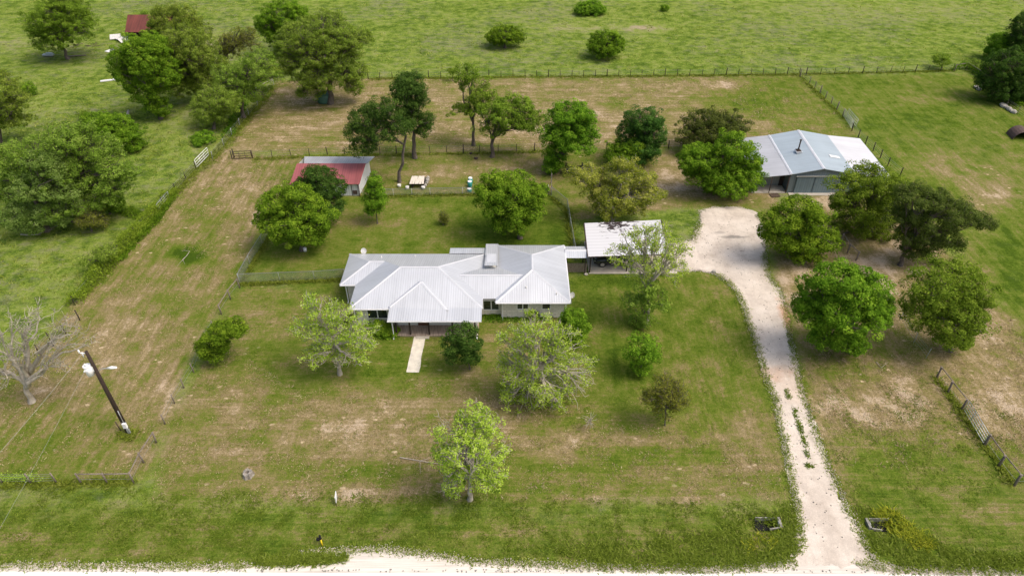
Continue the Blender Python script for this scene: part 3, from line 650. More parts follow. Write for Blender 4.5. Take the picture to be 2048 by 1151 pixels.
# ------------------------------------------------------------ red roofed shed
shed = empty('shed', (-23.5, 77, 0), 'white walled shed with a faded red metal roof behind the green trees', 'shed')
mb = MB()
def slab4(mb, pts, th=.05):
    a = [Vector(p) for p in pts]; mb.face(a); b = [v - Vector((0, 0, th)) for v in a]; mb.face(b[::-1])
    for i in range(len(a)): mb.face([a[i], a[(i + 1) % len(a)], b[(i + 1) % len(a)], b[i]])
slab4(mb, [(-28.35, 76.7, 1.85), (-19.45, 76.7, 1.85), (-19.1, 80.3, 2.9), (-28.1, 80.3, 2.9)])
mb.build('roof', M['red_roof'], shed)
mb = MB(); slab4(mb, [(-27.2, 80.35, 2.82), (-19.0, 80.35, 2.82), (-18.5, 83.4, 2.3), (-28.0, 83.4, 2.3)]); mb.build('back_roof', M['barn_grey'], shed)
mb = MB(); mb.face([(-28.1, 77.0, 0), (-19.75, 77.0, 0), (-19.75, 77.0, 1.85), (-28.1, 77.0, 1.85)])
mb.face([(-19.75, 77.0, 0), (-19.45, 80.3, 0), (-19.3, 83.2, 0), (-19.3, 83.2, 2.2), (-19.45, 80.3, 2.78), (-19.75, 77.0, 1.85)])
mb.face([(-28.1, 77, 0), (-28, 83.2, 0), (-28, 83.2, 2.2), (-28, 80.3, 2.78), (-28.1, 77, 1.85)]); mb.build('wall', M['white_wall'], shed)
for x in (-21.75, -20.6, -19.77):
    mb = MB(); mb.span((x - .035, 76.95, 0), (x + .035, 76.985, 1.84)); mb.build('corner_trim', M['wood_dark'], shed)
mb = MB(); mb.span((-20.5, 76.9, .25), (-19.95, 76.96, .8)); mb.build('vent_grille', M['rust'], shed)
mb = MB(); mb.cyl((-19.62, 76.8, 0), (-19.62, 76.8, 1.8), .05, 6); mb.build('downspout', M['wood_dark'], shed)

# ------------------------------------------------------------ old barn far left with rusty roof
fb = P(262, 85); old = empty('old_shed', fb, 'collapsing old shed with a rust red roof, half behind a tree', 'shed')
q0 = P(262, 82, 0); x0, y0 = q0.x, q0.y
mb = MB(); slab4(mb, [(x0 - .3, y0 - .6, 1.9), (x0 + 11.5, y0 - .6, 1.9), (x0 + 11.2, y0 + 3.6, 4.0), (x0 - .9, y0 + 3.6, 4.0)], .06); slab4(mb, [(x0 - .9, y0 + 3.62, 3.98), (x0 + 11.2, y0 + 3.62, 3.98), (x0 + 11.4, y0 + 7.5, 1.8), (x0 - .7, y0 + 7.5, 1.8)], .06)
mb.build('roof', M['rust_roof'], old)
mb = MB(); mb.face([(x0, y0, 0), (x0, y0 + 7, 0), (x0, y0 + 7, 1.8), (x0, y0 + 3.6, 3.8), (x0, y0, 1.9)]); mb.build('end_wall', M['wood_dark'], old); mb = MB(); mb.face([(x0 + 4, y0 + .1, 0), (x0 + 11, y0 + .1, 0), (x0 + 11, y0 + .1, 1.9), (x0 + 4, y0 + .1, 1.9)]); mb.build('wall', M['wood_dark'], old); mb = MB(); mb.face([(x0 + 11, y0, 0), (x0 + 11, y0 + 7, 0), (x0 + 11, y0 + 7, 1.8), (x0 + 11, y0 + 3.6, 3.8), (x0 + 11, y0, 1.9)]); mb.build('end_wall', M['wood_dark'], old)
for i in range(4):
    mb = MB(); mb.cyl((x0 + i * 1.6, y0 - .2, 0), (x0 + i * 1.6, y0 - .2, 1.9), .08, 6); mb.build('post', M['wood_grey'], old)

# ------------------------------------------------------------ trees
KIND = {  # leaf material, clump radius, leaf size, leaves per clump, coverage, bark, surface bias, twigs, tint spread
 'oak':    ('oak', .60, .175, 88, .98, 'bark', .55, 0, .22),
 'olive':  ('olive', .58, .17, 82, .92, 'bark', .55, 1, .24),
 'bright': ('bright', .58, .19, 92, 1.15, 'bark', .62, 0, .24),
 'dark':   ('dark', .50, .17, 74, 1.15, 'bark', .62, 0, .22),
 'darkoak':('dark', .60, .18, 88, 1.0, 'bark', .58, 0, .26),
 'cedar':  ('cedar', .56, .17, 80, 1.0, 'bark', .5, 1, .24),
 'gold':   ('gold', .56, .17, 74, 1.0, 'bark_grey', .6, 2, .28),
 'bud':    ('bud', .42, .16, 34, .60, 'bark_pale', .50, 2, .30),
 'budful': ('bud', .44, .16, 46, .86, 'bark_pale', .50, 2, .26),
 'bare':   ('bud', .6, .12, 3, .62, 'bark_pale', .3, 4, .2),
 'brown':  ('brown', .42, .13, 42, 1.2, 'bark', .4, 2, .25),
 'bush':   ('bright', .42, .16, 60, 1.3, 'bark', .6, 0, .24),
 'grey':   ('greygreen', .58, .18, 84, 1., 'bark', .6, 0, .24),
}
def unit(v): return v / (np.linalg.norm(v, axis=-1, keepdims=True) + 1e-9)
def tubes(segs, nside):
    """segs: list of (pts (k,3), radii (k)) -> verts, quads"""
    V = []; F = []; off = 0
    ang = np.arange(nside) * 2 * pi / nside; ca, sa = np.cos(ang), np.sin(ang)
    for pts, rad in segs:
        k = len(pts); t_ = unit(np.gradient(pts, axis=0)); ref = np.array([0, 0, 1.]) if abs(t_[0][2]) < .8 else np.array([1., 0, 0])
        x = unit(np.cross(t_, ref)); y = np.cross(t_, x)
        ring = pts[:, None, :] + (x[:, None, :] * ca[None, :, None] + y[:, None, :] * sa[None, :, None]) * rad[:, None, None]
        V.append(ring.reshape(-1, 3)); i = np.arange(k - 1)[:, None] * nside; j = np.arange(nside)[None, :]; j2 = (j + 1) % nside
        F.append(np.stack([i + j, i + j2, i + nside + j2, i + nside + j], -1).reshape(-1, 4) + off); off += k * nside
    return np.concatenate(V), np.concatenate(F)
def curve(a, b, bend, k, rg, lift=.15):
    t_ = np.linspace(0, 1, k)[:, None]; Ln = np.linalg.norm(b - a); c = (a + b) / 2 + rg.normal(size=3) * bend * Ln + np.array([0, 0, lift * Ln])
    p = (1 - t_) ** 2 * a + 2 * t_ * (1 - t_) * c + t_ ** 2 * b
    p[1:-1] += rg.normal(size=(k - 2, 3)) * Ln * .025; return p
def leaves_mesh(name, C, N, size, tint, mat, rg, asp=.62):
    n = len(C); u_ = unit(np.cross(N, unit(rg.normal(size=(n, 3))))); v_ = np.cross(N, u_)
    s = (size * rg.uniform(.6, 1.35, n))[:, None]; a = u_ * s * .5; b = v_ * s * .5 * asp
    fold = N * s * rg.uniform(-.18, .18, n)[:, None]
    V = np.stack([C - a, C - b + fold, C + a * .9, C + b + fold], 1).reshape(-1, 3)
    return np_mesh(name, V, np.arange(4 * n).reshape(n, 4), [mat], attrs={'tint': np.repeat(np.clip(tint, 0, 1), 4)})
def tree(name, label, cat, base, lobes, kind, group=None, trunk=None, seed=None, top=None, dens=1., depth_k=1., trunk_top=None, nl=7, dz=0, lean=None):
    lm, cr, ls, lpc, cov, bk, bias, twigs, tsp = KIND[kind]
    seed = seed or (int(base[0] * 7 + base[1] * 13) & 0xffff); rg = np.random.default_rng(seed)
    B = P(*base); s = FPX / depth(B); B.z = ground_z(B.x, B.y)
    Ls = []
    for lb in lobes:
        u, v, ru, rv = lb[:4]; ru, rv = (ru * 1.07, rv * 1.07) if kind not in ('bud', 'bare', 'brown') else (ru * 1.03, rv * 1.03); off = lb[4] if len(lb) > 4 else rg.uniform(-.25, .25) * ru / s
        q = on_plane(u, v, B.y + off); sc = FPX / depth(q); r = ru / sc
        th = math.atan2(CAMH - q.z, q.y)
        rz = math.sqrt(max((rv / sc) ** 2 - (r * depth_k * sin(th)) ** 2, (.42 * r) ** 2)) / cos(th)
        rz = min(rz, r * 1.9)
        c = np.array([q.x, q.y, max(q.z, rz * .62 + .05)]); Ls.append((c, np.array([r, r * depth_k, rz])))
    Cs = []; Os = []
    for i, (c, rr) in enumerate(Ls):
        area = 4 * pi * ((rr[0] * rr[1]) ** 1.6 / 3 + (rr[0] * rr[2]) ** 1.6 / 3 + (rr[1] * rr[2]) ** 1.6 / 3) ** (1 / 1.6)
        n = max(7, int(area / (cr * cr * 1.9) * cov * dens)); dr_ = unit(rg.normal(size=(n * 2, 3)))
        keep = (dr_[:, 2] > -.55) | (rg.random(n * 2) < .35); dr_ = dr_[keep][:n]
        lump = 1 + .20 * np.sin(dr_ @ rg.normal(size=3) * 4 + rg.uniform(0, 6)) + .15 * np.sin(dr_ @ rg.normal(size=3) * 9)
        rad = np.where(rg.random(len(dr_)) < bias + .25, rg.uniform(.80, 1.0, len(dr_)), rg.uniform(.30, .85, len(dr_))) * lump
        rad = np.where(rg.random(len(dr_)) < .10, rad * rg.uniform(1.05, 1.28, len(dr_)), rad); k_ = np.maximum(rr - cr * .55, rr * .45)
        Cs.append(c + dr_ * rad[:, None] * k_); Os.append(np.broadcast_to(c, (len(dr_), 3)))
    C = np.concatenate(Cs); O = np.concatenate(Os)
    C[:, 2] = np.maximum(C[:, 2], B.z + cr * .5)
    # random holes: drop clumps in a few directions
    if kind not in ('bush', 'bare') and len(C) > 40:
        h = C[rg.integers(0, len(C), max(1, len(C) // (14 if kind in ('oak', 'olive', 'darkoak', 'gold') else 26)))]; dmin = np.min(np.linalg.norm(C[:, None] - h[None], axis=2), axis=1); C, O = C[dmin > cr * .8], O[dmin > cr * .8]
    n = len(C)
    ctr_ = C.mean(0); span = C.max(0) - C.min(0)
    # skeleton
    Bv = np.array(B); r0 = (trunk or float(np.clip(.045 * span.max(), .08, .42))) * .72
    ttz = max(C[:, 2].min() + .25 * span[2], B.z + .25 * (ctr_[2] - B.z)); T = np.array([Bv[0] * .55 + ctr_[0] * .45, Bv[1] * .55 + ctr_[1] * .45, ttz])
    if trunk_top: q = on_plane(trunk_top[0], trunk_top[1], B.y); T = np.array(q)
    if lean is not None: T[1] += lean
    segs = [];  tp = curve(Bv, T, .04, 6, rg, 0); tr_ = np.linspace(r0 * 1.0, r0 * .66, 6); tr_[0] = r0 * 1.4; segs.append((tp, tr_))
    tp0 = tp[0] - np.array([0, 0, .3]); segs[0] = (np.vstack([tp0, tp]), np.concatenate([[r0 * 1.5], tr_]))
    kc = min(n, int(np.clip(n // 9, 3, nl))); cen = C[rg.choice(n, kc, replace=False)]
    for _ in range(5):
        lab = np.argmin(((C[:, None] - cen[None]) ** 2).sum(2), 1); cen = np.array([C[lab == q].mean(0) if (lab == q).any() else cen[q] for q in range(kc)])
    tw = []
    for q in range(kc):
        idx = np.where(lab == q)[0]
        if not len(idx): continue
        e = T + (cen[q] - T) * .72; st_ = tp[-1] if rg.random() < .6 else tp[-2]; lp = curve(st_, e, .10, 7, rg, .08); lr = np.linspace(r0 * .58, r0 * .24, 7); segs.append((lp, lr))
        k2 = max(1, min(len(idx), len(idx) // 5 + 1)); c2 = C[idx][rg.choice(len(idx), k2, replace=False)]
        for _ in range(3):
            l2 = np.argmin(((C[idx][:, None] - c2[None]) ** 2).sum(2), 1); c2 = np.array([C[idx][l2 == z].mean(0) if (l2 == z).any() else c2[z] for z in range(k2)])
        for z in range(k2):
            m = idx[l2 == z]
            if not len(m): continue
            a = lp[rg.integers(3, 7)]; e2 = a + (c2[z] - a) * .8; bp = curve(a, e2, .12, 5, rg, .05); segs.append((bp, np.linspace(r0 * .22, r0 * .10, 5)))
            for mi in m:
                a2 = bp[rg.integers(2, 5)]; e3 = C[mi]; tc = curve(a2, e3, .12, 4, rg, .04); tw.append((tc, np.linspace(max(.022, r0 * .085), .014, 4)))
                for _ in range(twigs):
                    o_ = unit(unit(e3 - T) * .9 + rg.normal(size=3) * .8 + np.array([0, 0, .2])) * cr * rg.uniform(.7, 1.6); s0 = tc[rg.integers(1, 4)] if rg.random() < .4 else e3
                    tw.append((np.array([s0, s0 + o_ * .5 + rg.normal(size=3) * cr * .12, s0 + o_]), np.array([.020, .016, .009])))
                    if len(tw) > 4200: break
    if bk == 'bark_pale':
        segs = [segs[0]] + [(a, b * 1.35) for a, b in segs[1:]]; tw = [(a, b * 1.2) for a, b in tw]
    V1, F1 = tubes(segs, 7); V2, F2 = tubes(tw, 3) if tw else (np.zeros((0, 3)), np.zeros((0, 4), int))
    # foliage
    per = max(2, int(lpc)); m = n * per; ci = np.repeat(np.arange(n), per)
    out = unit(C - O) ; pd = unit(rg.normal(size=(m, 3)) + out[ci] * .55 + np.array([0, 0, .35])); sz = cr * rg.uniform(.5, 1.5, n)
    if kind in ('bud', 'bare'): LC = C[ci] + rg.normal(size=(m, 3)) * cr * np.array([.42, .42, .30])
    else: LC = C[ci] + pd * (sz[ci] * rg.uniform(.45, 1.0, m) ** .6)[:, None] * np.array([1, 1, .72])
    LC[:, 2] = np.maximum(LC[:, 2], B.z + .03)
    lf = np.ones(m, bool)
    if kind in ('bud', 'budful'):
        dn = unit(C - ctr_); w1, w2 = rg.normal(size=3) * 2.6, rg.normal(size=3) * 6; lf = ((np.sin(dn @ w1 + 1) + .8 * np.sin(dn @ w2) + rg.normal(size=n) * .5) > (-.85 if kind == 'bud' else -1.15))[ci]
    LN = unit(pd * .9 + rg.normal(size=(m, 3)) * .42 + np.array([0, 0, .45]))
    tint = .5 + (rg.normal(size=n) * tsp * .55)[ci] + rg.normal(size=m) * tsp * .6 + .16 * (pd[:, 2] - .3)  # random leaf tone, plus top light painted in: upward sides of clumps paler
    root = bpy.data.objects.new(name, None); root.location = B; root.empty_display_size = .3; tag(link(root), label, cat, group)
    off = Vector(B)
    def put(nm, me):
        me.transform(Matrix.Translation(-off)); o = bpy.data.objects.new(nm, me); link(o, root); return o
    FF = np.concatenate([F1, F2 + len(V1)]); put('trunk', np_mesh('trunk', np.concatenate([V1, V2]), FF, [M[bk]], smooth=True))
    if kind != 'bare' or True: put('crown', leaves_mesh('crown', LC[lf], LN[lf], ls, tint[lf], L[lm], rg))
    return root
GO = 'oaks inside the pastures'
TREES = [
 # name, label, category, base, lobes, kind, options
 ('oak_tree', 'full green oak alone in the far pasture left of the collapsing rust roofed shed', 'tree', (136, 118), [(118, 30, 48, 32), (85, 48, 36, 28), (155, 48, 38, 30), (100, 78, 34, 22), (128, 62, 40, 30), (125, 5, 34, 20)], 'oak', {}),
 ('oak_tree', 'pale leaved oak standing behind the rust roofed shed', 'tree', (372, 150), [(350, 55, 45, 36), (330, 30, 26, 18), (385, 62, 34, 30), (345, 80, 44, 28), (320, 60, 26, 22), (365, 30, 26, 18)], 'olive', {}),
 ('oak_tree', 'dark green dense tree in front of the rust roofed shed', 'tree', (322, 238), [(290, 110, 46, 38), (258, 125, 34, 36), (310, 145, 42, 42), (280, 150, 40, 34), (292, 178, 30, 30), (318, 210, 22, 24), (300, 90, 30, 20)], 'bright', {'dens': 1}),
 ('oak_tree', 'broad pale oak with open limbs between the dark tree and the twisted dead trunk', 'tree', (395, 205), [(385, 100, 44, 34), (350, 130, 34, 28), (415, 125, 36, 28), (375, 150, 34, 26), (365, 75, 38, 24), (335, 105, 34, 30), (430, 150, 30, 24), (360, 172, 30, 22), (400, 170, 26, 20)], 'olive', {}),
 ('oak_tree', 'small round pale tree just left of the field fence below the larger oaks', 'tree', (428, 258), [(430, 200, 44, 30), (408, 222, 28, 24), (455, 205, 28, 22), (430, 232, 26, 20)], 'olive', {}),
 ('dead_tree', 'dead brown tree with a crooked bare trunk between two pale oaks', 'tree', (447, 165), [(465, 85, 30, 26), (448, 100, 22, 22), (495, 80, 20, 24)], 'brown', {'dens': .7, 'trunk': .45}),
 ('oak_tree', 'thin pale tree leaning over the left fence beside the biggest oak', 'tree', (488, 236), [(490, 150, 38, 30), (520, 130, 34, 28), (475, 175, 32, 26), (505, 185, 30, 22), (455, 150, 30, 24), (535, 155, 28, 20)], 'olive', {'dens': .75}),
 ('oak_tree', 'bright green round tree peeking out behind the biggest oak', 'tree', (560, 112), [(566, 30, 38, 26), (540, 55, 26, 28), (590, 30, 22, 22), (560, 75, 28, 24)], 'bright', {}),
 ('live_oak', 'biggest spreading oak with a thick trunk and a green tank under it', 'tree', (661, 207), [(640, 60, 62, 34), (590, 80, 44, 30), (700, 80, 44, 28), (600, 130, 40, 36), (640, 150, 46, 30), (695, 140, 38, 40), (575, 105, 28, 24), (725, 75, 22, 12), (622, 180, 28, 16), (650, 100, 50, 40), (705, 170, 22, 22)], 'olive', {'trunk': .62, 'trunk_top': (658, 135), 'nl': 11}),
 ('oak_tree', 'tall narrow dark oak with a straight trunk right of the red roofed shed', 'tree', (830, 316), [(815, 165, 32, 22), (825, 195, 34, 30), (805, 215, 30, 28), (830, 235, 34, 30), (815, 180, 30, 26), (845, 250, 20, 22)], 'darkoak', {'trunk': .42, 'trunk_top': (826, 255)}),
 ('oak_tree', 'leaning pale trunked oak whose dark crown spreads left above the shed', 'tree', (799, 364), [(735, 235, 36, 26), (765, 220, 28, 28), (720, 265, 30, 24), (765, 258, 32, 24), (730, 290, 30, 20), (795, 250, 26, 24)], 'darkoak', {'trunk': .30, 'trunk_top': (812, 272), 'seed': 77}),
 ('oak_tree', 'tall open oak with a long bare low limb on its left', 'tree', (947, 291), [(925, 150, 26, 20), (945, 175, 30, 24), (958, 200, 26, 20), (920, 222, 24, 14), (980, 188, 22, 14), (945, 140, 16, 10), (940, 215, 26, 18)], 'oak', {'trunk': .34, 'trunk_top': (946, 235), 'dens': .62}),
 ('oak_tree', 'flat topped oak with a forked trunk between the tall open oak and the dense one', 'tree', (984, 314), [(990, 225, 36, 24), (1025, 210, 34, 24), (1052, 235, 32, 24), (985, 255, 28, 24), (1060, 255, 24, 16), (1015, 240, 32, 20), (1045, 210, 24, 16)], 'oak', {'trunk': .40, 'trunk_top': (986, 275), 'dens': .85}),
 ('oak_tree', 'dense upright green oak at the end of the mid fence', 'tree', (1108, 345), [(1135, 225, 34, 24), (1130, 255, 40, 32), (1165, 255, 30, 34), (1115, 275, 32, 28), (1150, 285, 38, 24), (1115, 310, 24, 26), (1105, 332, 18, 18), (1170, 230, 18, 16)], 'bright', {'trunk': .4, 'nl': 9}),
 ('oak_tree', 'sparse sapling just in front of the back pasture fence', 'tree', (906, 162), [(904, 143, 8, 8)], 'oak', {'trunk': .06}),
 ('evergreen_tree', 'dark upright evergreen standing in the mid fence line', 'tree', (1288, 322), [(1288, 243, 34, 26), (1266, 268, 28, 30), (1304, 265, 26, 36), (1285, 292, 36, 28), (1280, 308, 30, 16)], 'dark', {}),
 ('small_tree', 'low bright shrub in front of the dark upright evergreen', 'tree', (1252, 330), [(1250, 298, 30, 20), (1232, 312, 20, 14), (1268, 292, 16, 14)], 'bush', {}),
 ('live_oak', 'golden olive oak with pale twigs behind the carport', 'tree', (1222, 442), [(1170, 352, 34, 18), (1200, 385, 36, 26), (1245, 345, 34, 22), (1285, 355, 28, 20), (1235, 380, 44, 26), (1295, 388, 32, 22), (1220, 415, 36, 20), (1262, 408, 36, 20), (1150, 345, 18, 14), (1250, 325, 22, 14)], 'gold', {'nl': 10}),
 ('evergreen_tree', 'dull olive round tree behind the big bright bush beside the barn', 'tree', (1415, 305), [(1420, 250, 46, 28), (1385, 272, 32, 26), (1462, 250, 34, 26), (1398, 292, 36, 22), (1440, 262, 40, 28)], 'cedar', {}),
 ('evergreen_tree', 'wide bright green bushy tree touching the left lean-to of the barn', 'tree', (1448, 388), [(1400, 315, 38, 28), (1465, 290, 34, 26), (1495, 325, 30, 30), (1440, 335, 40, 32), (1408, 348, 38, 28), (1455, 366, 40, 22), (1495, 350, 32, 26), (1385, 325, 28, 26), (1425, 368, 28, 16)], 'bright', {'nl': 9}),
 ('maple_tree', 'round bright green tree in the fenced back yard', 'tree', (1040, 476), [(1015, 370, 46, 30), (1060, 385, 32, 26), (980, 380, 30, 28), (1020, 405, 50, 30), (1058, 415, 32, 28), (1020, 440, 42, 22), (990, 400, 34, 26)], 'bright', {'nl': 10}),
 ('young_tree', 'slim bright conical young tree beside the right end of the red roofed shed', 'tree', (755, 447), [(748, 362, 14, 16), (750, 380, 18, 16), (752, 400, 24, 18), (746, 418, 18, 12)], 'bush', {'trunk': .1}),
 ('oak_tree', 'dark tree hiding the front of the red roofed shed', 'tree', (652, 442), [(635, 360, 34, 24), (620, 380, 28, 24), (660, 380, 30, 26), (655, 410, 36, 26), (630, 345, 22, 14)], 'dark', {}),
 ('oak_tree', 'broad leafy green tree in the left corner of the fenced yard', 'tree', (605, 500), [(555, 405, 36, 26), (600, 405, 38, 28), (640, 430, 34, 28), (545, 440, 34, 24), (590, 440, 46, 28), (620, 465, 36, 18), (575, 465, 34, 14), (590, 385, 26, 16)], 'bright', {'nl': 9, 'seed': 5}),
 ('oak_tree', 'round leafy tree on the lawn strip right of the gravel turning area', 'tree', (1607, 524), [(1600, 415, 34, 24), (1570, 440, 36, 26), (1625, 440, 32, 28), (1590, 470, 44, 28), (1638, 480, 36, 22), (1605, 502, 38, 20), (1545, 464, 26, 14), (1560, 480, 28, 16)], 'bright', {'nl': 9, 'seed': 9}),
 ('live_oak', 'grey green live oak covering the right corner of the barn', 'tree', (1740, 470), [(1740, 355, 44, 26), (1700, 380, 38, 28), (1780, 370, 40, 28), (1720, 415, 46, 30), (1765, 410, 40, 34), (1710, 445, 42, 26), (1760, 460, 44, 26), (1680, 400, 22, 26)], 'oak', {'nl': 10}),
 ('juniper_tree', 'dark leaning juniper with a pale trunk right of the live oak', 'tree', (1800, 530), [(1830, 390, 40, 24), (1870, 400, 38, 26), (1815, 430, 36, 28), (1870, 445, 46, 26), (1915, 425, 40, 24), (1950, 435, 34, 22), (1860, 480, 42, 24), (1900, 485, 28, 20), (1830, 465, 38, 30), (1835, 500, 30, 18)], 'cedar', {'trunk': .34, 'nl': 11, 'trunk_top': (1816, 492)}),
 ('oak_tree', 'large round bright green tree beside the right edge of the driveway', 'tree', (1700, 705), [(1680, 560, 48, 34), (1640, 585, 40, 36), (1730, 575, 40, 36), (1690, 615, 66, 44), (1630, 630, 38, 32), (1750, 620, 38, 36), (1680, 660, 52, 30), (1700, 685, 30, 18), (1640, 665, 30, 18), (1610, 605, 24, 18)], 'bright', {'nl': 11, 'trunk': .3, 'seed': 12}),
 ('oak_tree', 'large round duller green tree rightmost of the pair by the side fence', 'tree', (1898, 700), [(1900, 545, 48, 32), (1860, 570, 44, 38), (1940, 575, 44, 38), (1900, 610, 66, 44), (1845, 610, 36, 36), (1950, 620, 36, 34), (1890, 655, 52, 30), (1915, 680, 28, 18), (1930, 650, 30, 22)], 'oak', {'nl': 11, 'seed': 31}),
 ('pecan_tree', 'tall thinly leafed forked tree in front of the carport', 'tree', (1292, 646), [(1270, 475, 34, 26), (1310, 470, 40, 28), (1350, 500, 34, 28), (1250, 510, 36, 28), (1300, 510, 44, 28), (1345, 540, 38, 24), (1285, 540, 36, 22)], 'bud', {'trunk': .26, 'trunk_top': (1297, 560), 'dens': .8, 'nl': 10}),
 ('climbing_vine', 'leafy vine climbing the trunk of the forked tree in front of the carport', 'vine', (1286, 652), [(1285, 635, 22, 20), (1280, 610, 30, 20), (1310, 595, 32, 20), (1265, 600, 20, 14), (1295, 575, 30, 16)], 'olive', {'trunk': .06}),
 ('small_tree', 'small upright light green tree on the right front lawn above the bronze bush', 'tree', (1281, 748), [(1287, 690, 30, 20), (1272, 712, 22, 18), (1300, 712, 20, 20), (1284, 732, 20, 12)], 'bush', {'dens': .65, 'trunk': .1}),
 ('bronze_shrub', 'bronze green thin bush on the right front lawn', 'shrub', (1330, 850), [(1332, 780, 40, 26), (1310, 795, 26, 22), (1355, 800, 26, 22), (1332, 820, 24, 22)], 'brown', {'trunk': .08}),
 ('pecan_tree', 'thinly leafed grey branched tree by the left front corner of the house', 'tree', (680, 748), [(640, 620, 38, 28), (690, 630, 40, 30), (610, 655, 34, 28), (660, 660, 46, 34), (715, 665, 38, 30), (645, 700, 44, 26), (700, 705, 44, 26), (735, 690, 24, 20), (620, 600, 22, 14)], 'bud', {'trunk': .26, 'nl': 11}),
 ('small_tree', 'small dark green tree in front of the right end of the porch', 'tree', (940, 738), [(925, 668, 26, 18), (905, 688, 22, 18), (940, 692, 24, 18), (920, 708, 26, 16), (945, 716, 16, 10)], 'dark', {'dens': 1.1, 'trunk': .1}),
 ('pecan_tree', 'widest thinly leafed grey branched tree in front of the right wing', 'tree', (1080, 800), [(1070, 650, 40, 22), (1030, 675, 38, 26), (1120, 680, 42, 28), (1080, 700, 56, 36), (1150, 735, 40, 30), (1020, 730, 40, 34), (1080, 750, 60, 38), (1130, 775, 44, 32), (1040, 785, 44, 30), (1090, 815, 44, 26), (1170, 760, 24, 18), (1105, 845, 18, 14)], 'bud', {'trunk': .34, 'trunk_top': (1078, 735), 'nl': 13}),
 ('pecan_tree', 'bright yellow green tree nearest the road in front of the house', 'tree', (940, 998), [(945, 830, 34, 26), (900, 860, 36, 28), (965, 860, 40, 30), (930, 880, 52, 34), (985, 900, 34, 28), (890, 905, 34, 26), (930, 925, 44, 28), (975, 945, 38, 24), (910, 960, 34, 22), (900, 985, 20, 12), (990, 955, 24, 18)], 'budful', {'trunk': .26, 'nl': 12, 'dens': .8}),
 ('small_tree', 'small dense bright green tree at the right front corner of the house', 'tree', (1150, 684), [(1148, 632, 20, 18), (1140, 650, 20, 18), (1160, 655, 18, 18), (1150, 668, 20, 12)], 'bush', {'trunk': .08}),
 ('garden_tree', 'low crooked bright green tree in the left front fence line', 'tree', (436, 722), [(460, 656, 28, 14), (438, 668, 26, 14), (475, 662, 18, 10), (415, 688, 24, 14), (425, 706, 22, 12), (445, 690, 18, 12)], 'bush', {'dens': 1.2, 'trunk': .12, 'trunk_top': (440, 700)}),
 ('bare_tree', 'large leafless grey tree at the left edge behind the utility pole', 'tree', (64, 803), [(70, 640, 50, 36), (15, 670, 56, 44), (130, 655, 50, 40), (165, 680, 34, 30), (60, 690, 66, 44), (-40, 720, 50, 38), (0, 745, 50, 26), (105, 715, 56, 30)], 'bare', {'trunk': .36, 'trunk_top': (52, 768), 'nl': 9, 'dens': .42}),
 ('field_shrub', 'round bright bush in the far pasture left of the other round one', 'bush', (1010, 96), [(1010, 70, 30, 18), (992, 78, 20, 13), (1030, 76, 18, 13)], 'bush', {}),
 ('field_shrub', 'round bright bush in the far pasture nearest the back fence', 'bush', (1212, 115), [(1214, 84, 30, 20), (1195, 92, 18, 16), (1234, 90, 16, 15), (1212, 102, 24, 12)], 'bush', {}),
 ('field_shrub', 'low round bright bush at the top edge of the far pasture', 'bush', (1180, 28), [(1180, 15, 28, 14), (1166, 20, 16, 9), (1196, 20, 14, 9)], 'bush', {}),
 ('field_shrub', 'tiny pale bush at the top of the far pasture', 'bush', (1330, 23), [(1330, 17, 8, 7)], 'bush', {}),
 ('field_shrub', 'small dull bush in the far pasture above the rust roofed shed', 'bush', (292, 38), [(291, 28, 9, 8)], 'olive', {}),
 ('field_tree', 'small round tree on the back fence toward the right corner', 'tree', (1884, 137), [(1882, 120, 17, 11)], 'oak', {'trunk': .12}),
 ('field_tree', 'bright green tree among the dark trees at the far right', 'tree', (1995, 120), [(1998, 85, 22, 20), (1990, 105, 20, 16), (2008, 100, 18, 16)], 'bright', {}),
 ('evergreen_tree', 'tall dark tree cut by the right edge of the picture at the top', 'tree', (2052, 130), [(2050, 55, 26, 30), (2040, 85, 24, 26), (2062, 95, 30, 30)], 'dark', {}),
 ('evergreen_tree', 'wide dark evergreen at the far right corner of the mown field', 'tree', (2020, 200), [(2015, 130, 40, 30), (1985, 158, 30, 24), (2035, 160, 40, 34), (2005, 180, 36, 20), (2050, 185, 34, 22)], 'dark', {}),
 ('field_shrub', 'yellow green low brush at the corner of the back fence', 'bush', (1962, 142), [(1955, 130, 20, 9), (1975, 134, 16, 9)], 'olive', {}),
 ('live_oak', 'huge spreading light green oak at the left edge of the pasture', 'tree', (150, 440), [(140, 275, 50, 30), (90, 300, 50, 32), (190, 300, 46, 32), (50, 330, 46, 36), (225, 335, 34, 30), (130, 330, 60, 40), (190, 360, 50, 34), (235, 370, 26, 22), (30, 380, 44, 34), (150, 395, 54, 34), (255, 345, 22, 20), (20, 310, 36, 26), (200, 390, 40, 26), (160, 260, 34, 18)], 'olive', {'nl': 13, 'seed': 3, 'trunk': .6}),
 ('oak_tree', 'greyer leaved oak in front of the huge spreading oak at the left edge', 'tree', (95, 462), [(95, 330, 36, 32), (70, 370, 40, 34), (115, 375, 38, 34), (90, 410, 44, 32), (40, 420, 38, 26), (120, 430, 32, 22), (70, 442, 34, 16)], 'grey', {'nl': 10, 'seed': 44}),
 ('oak_tree', 'pale oak cut by the left edge of the picture', 'tree', (0, 285), [(5, 170, 34, 26), (30, 200, 24, 22), (0, 215, 36, 28), (35, 240, 28, 12), (8, 240, 30, 18)], 'olive', {}),
 ('shrub', 'bronze green round shrub at the foot of the huge oak', 'shrub', (183, 462), [(180, 430, 28, 20), (170, 442, 18, 14), (195, 445, 18, 14)], 'brown', {'dens': 1.4}),
 ('shrub', 'green feathery shrub right of the bronze round shrub', 'shrub', (220, 428), [(218, 395, 24, 20), (212, 412, 20, 14), (232, 408, 16, 14)], 'bush', {}),
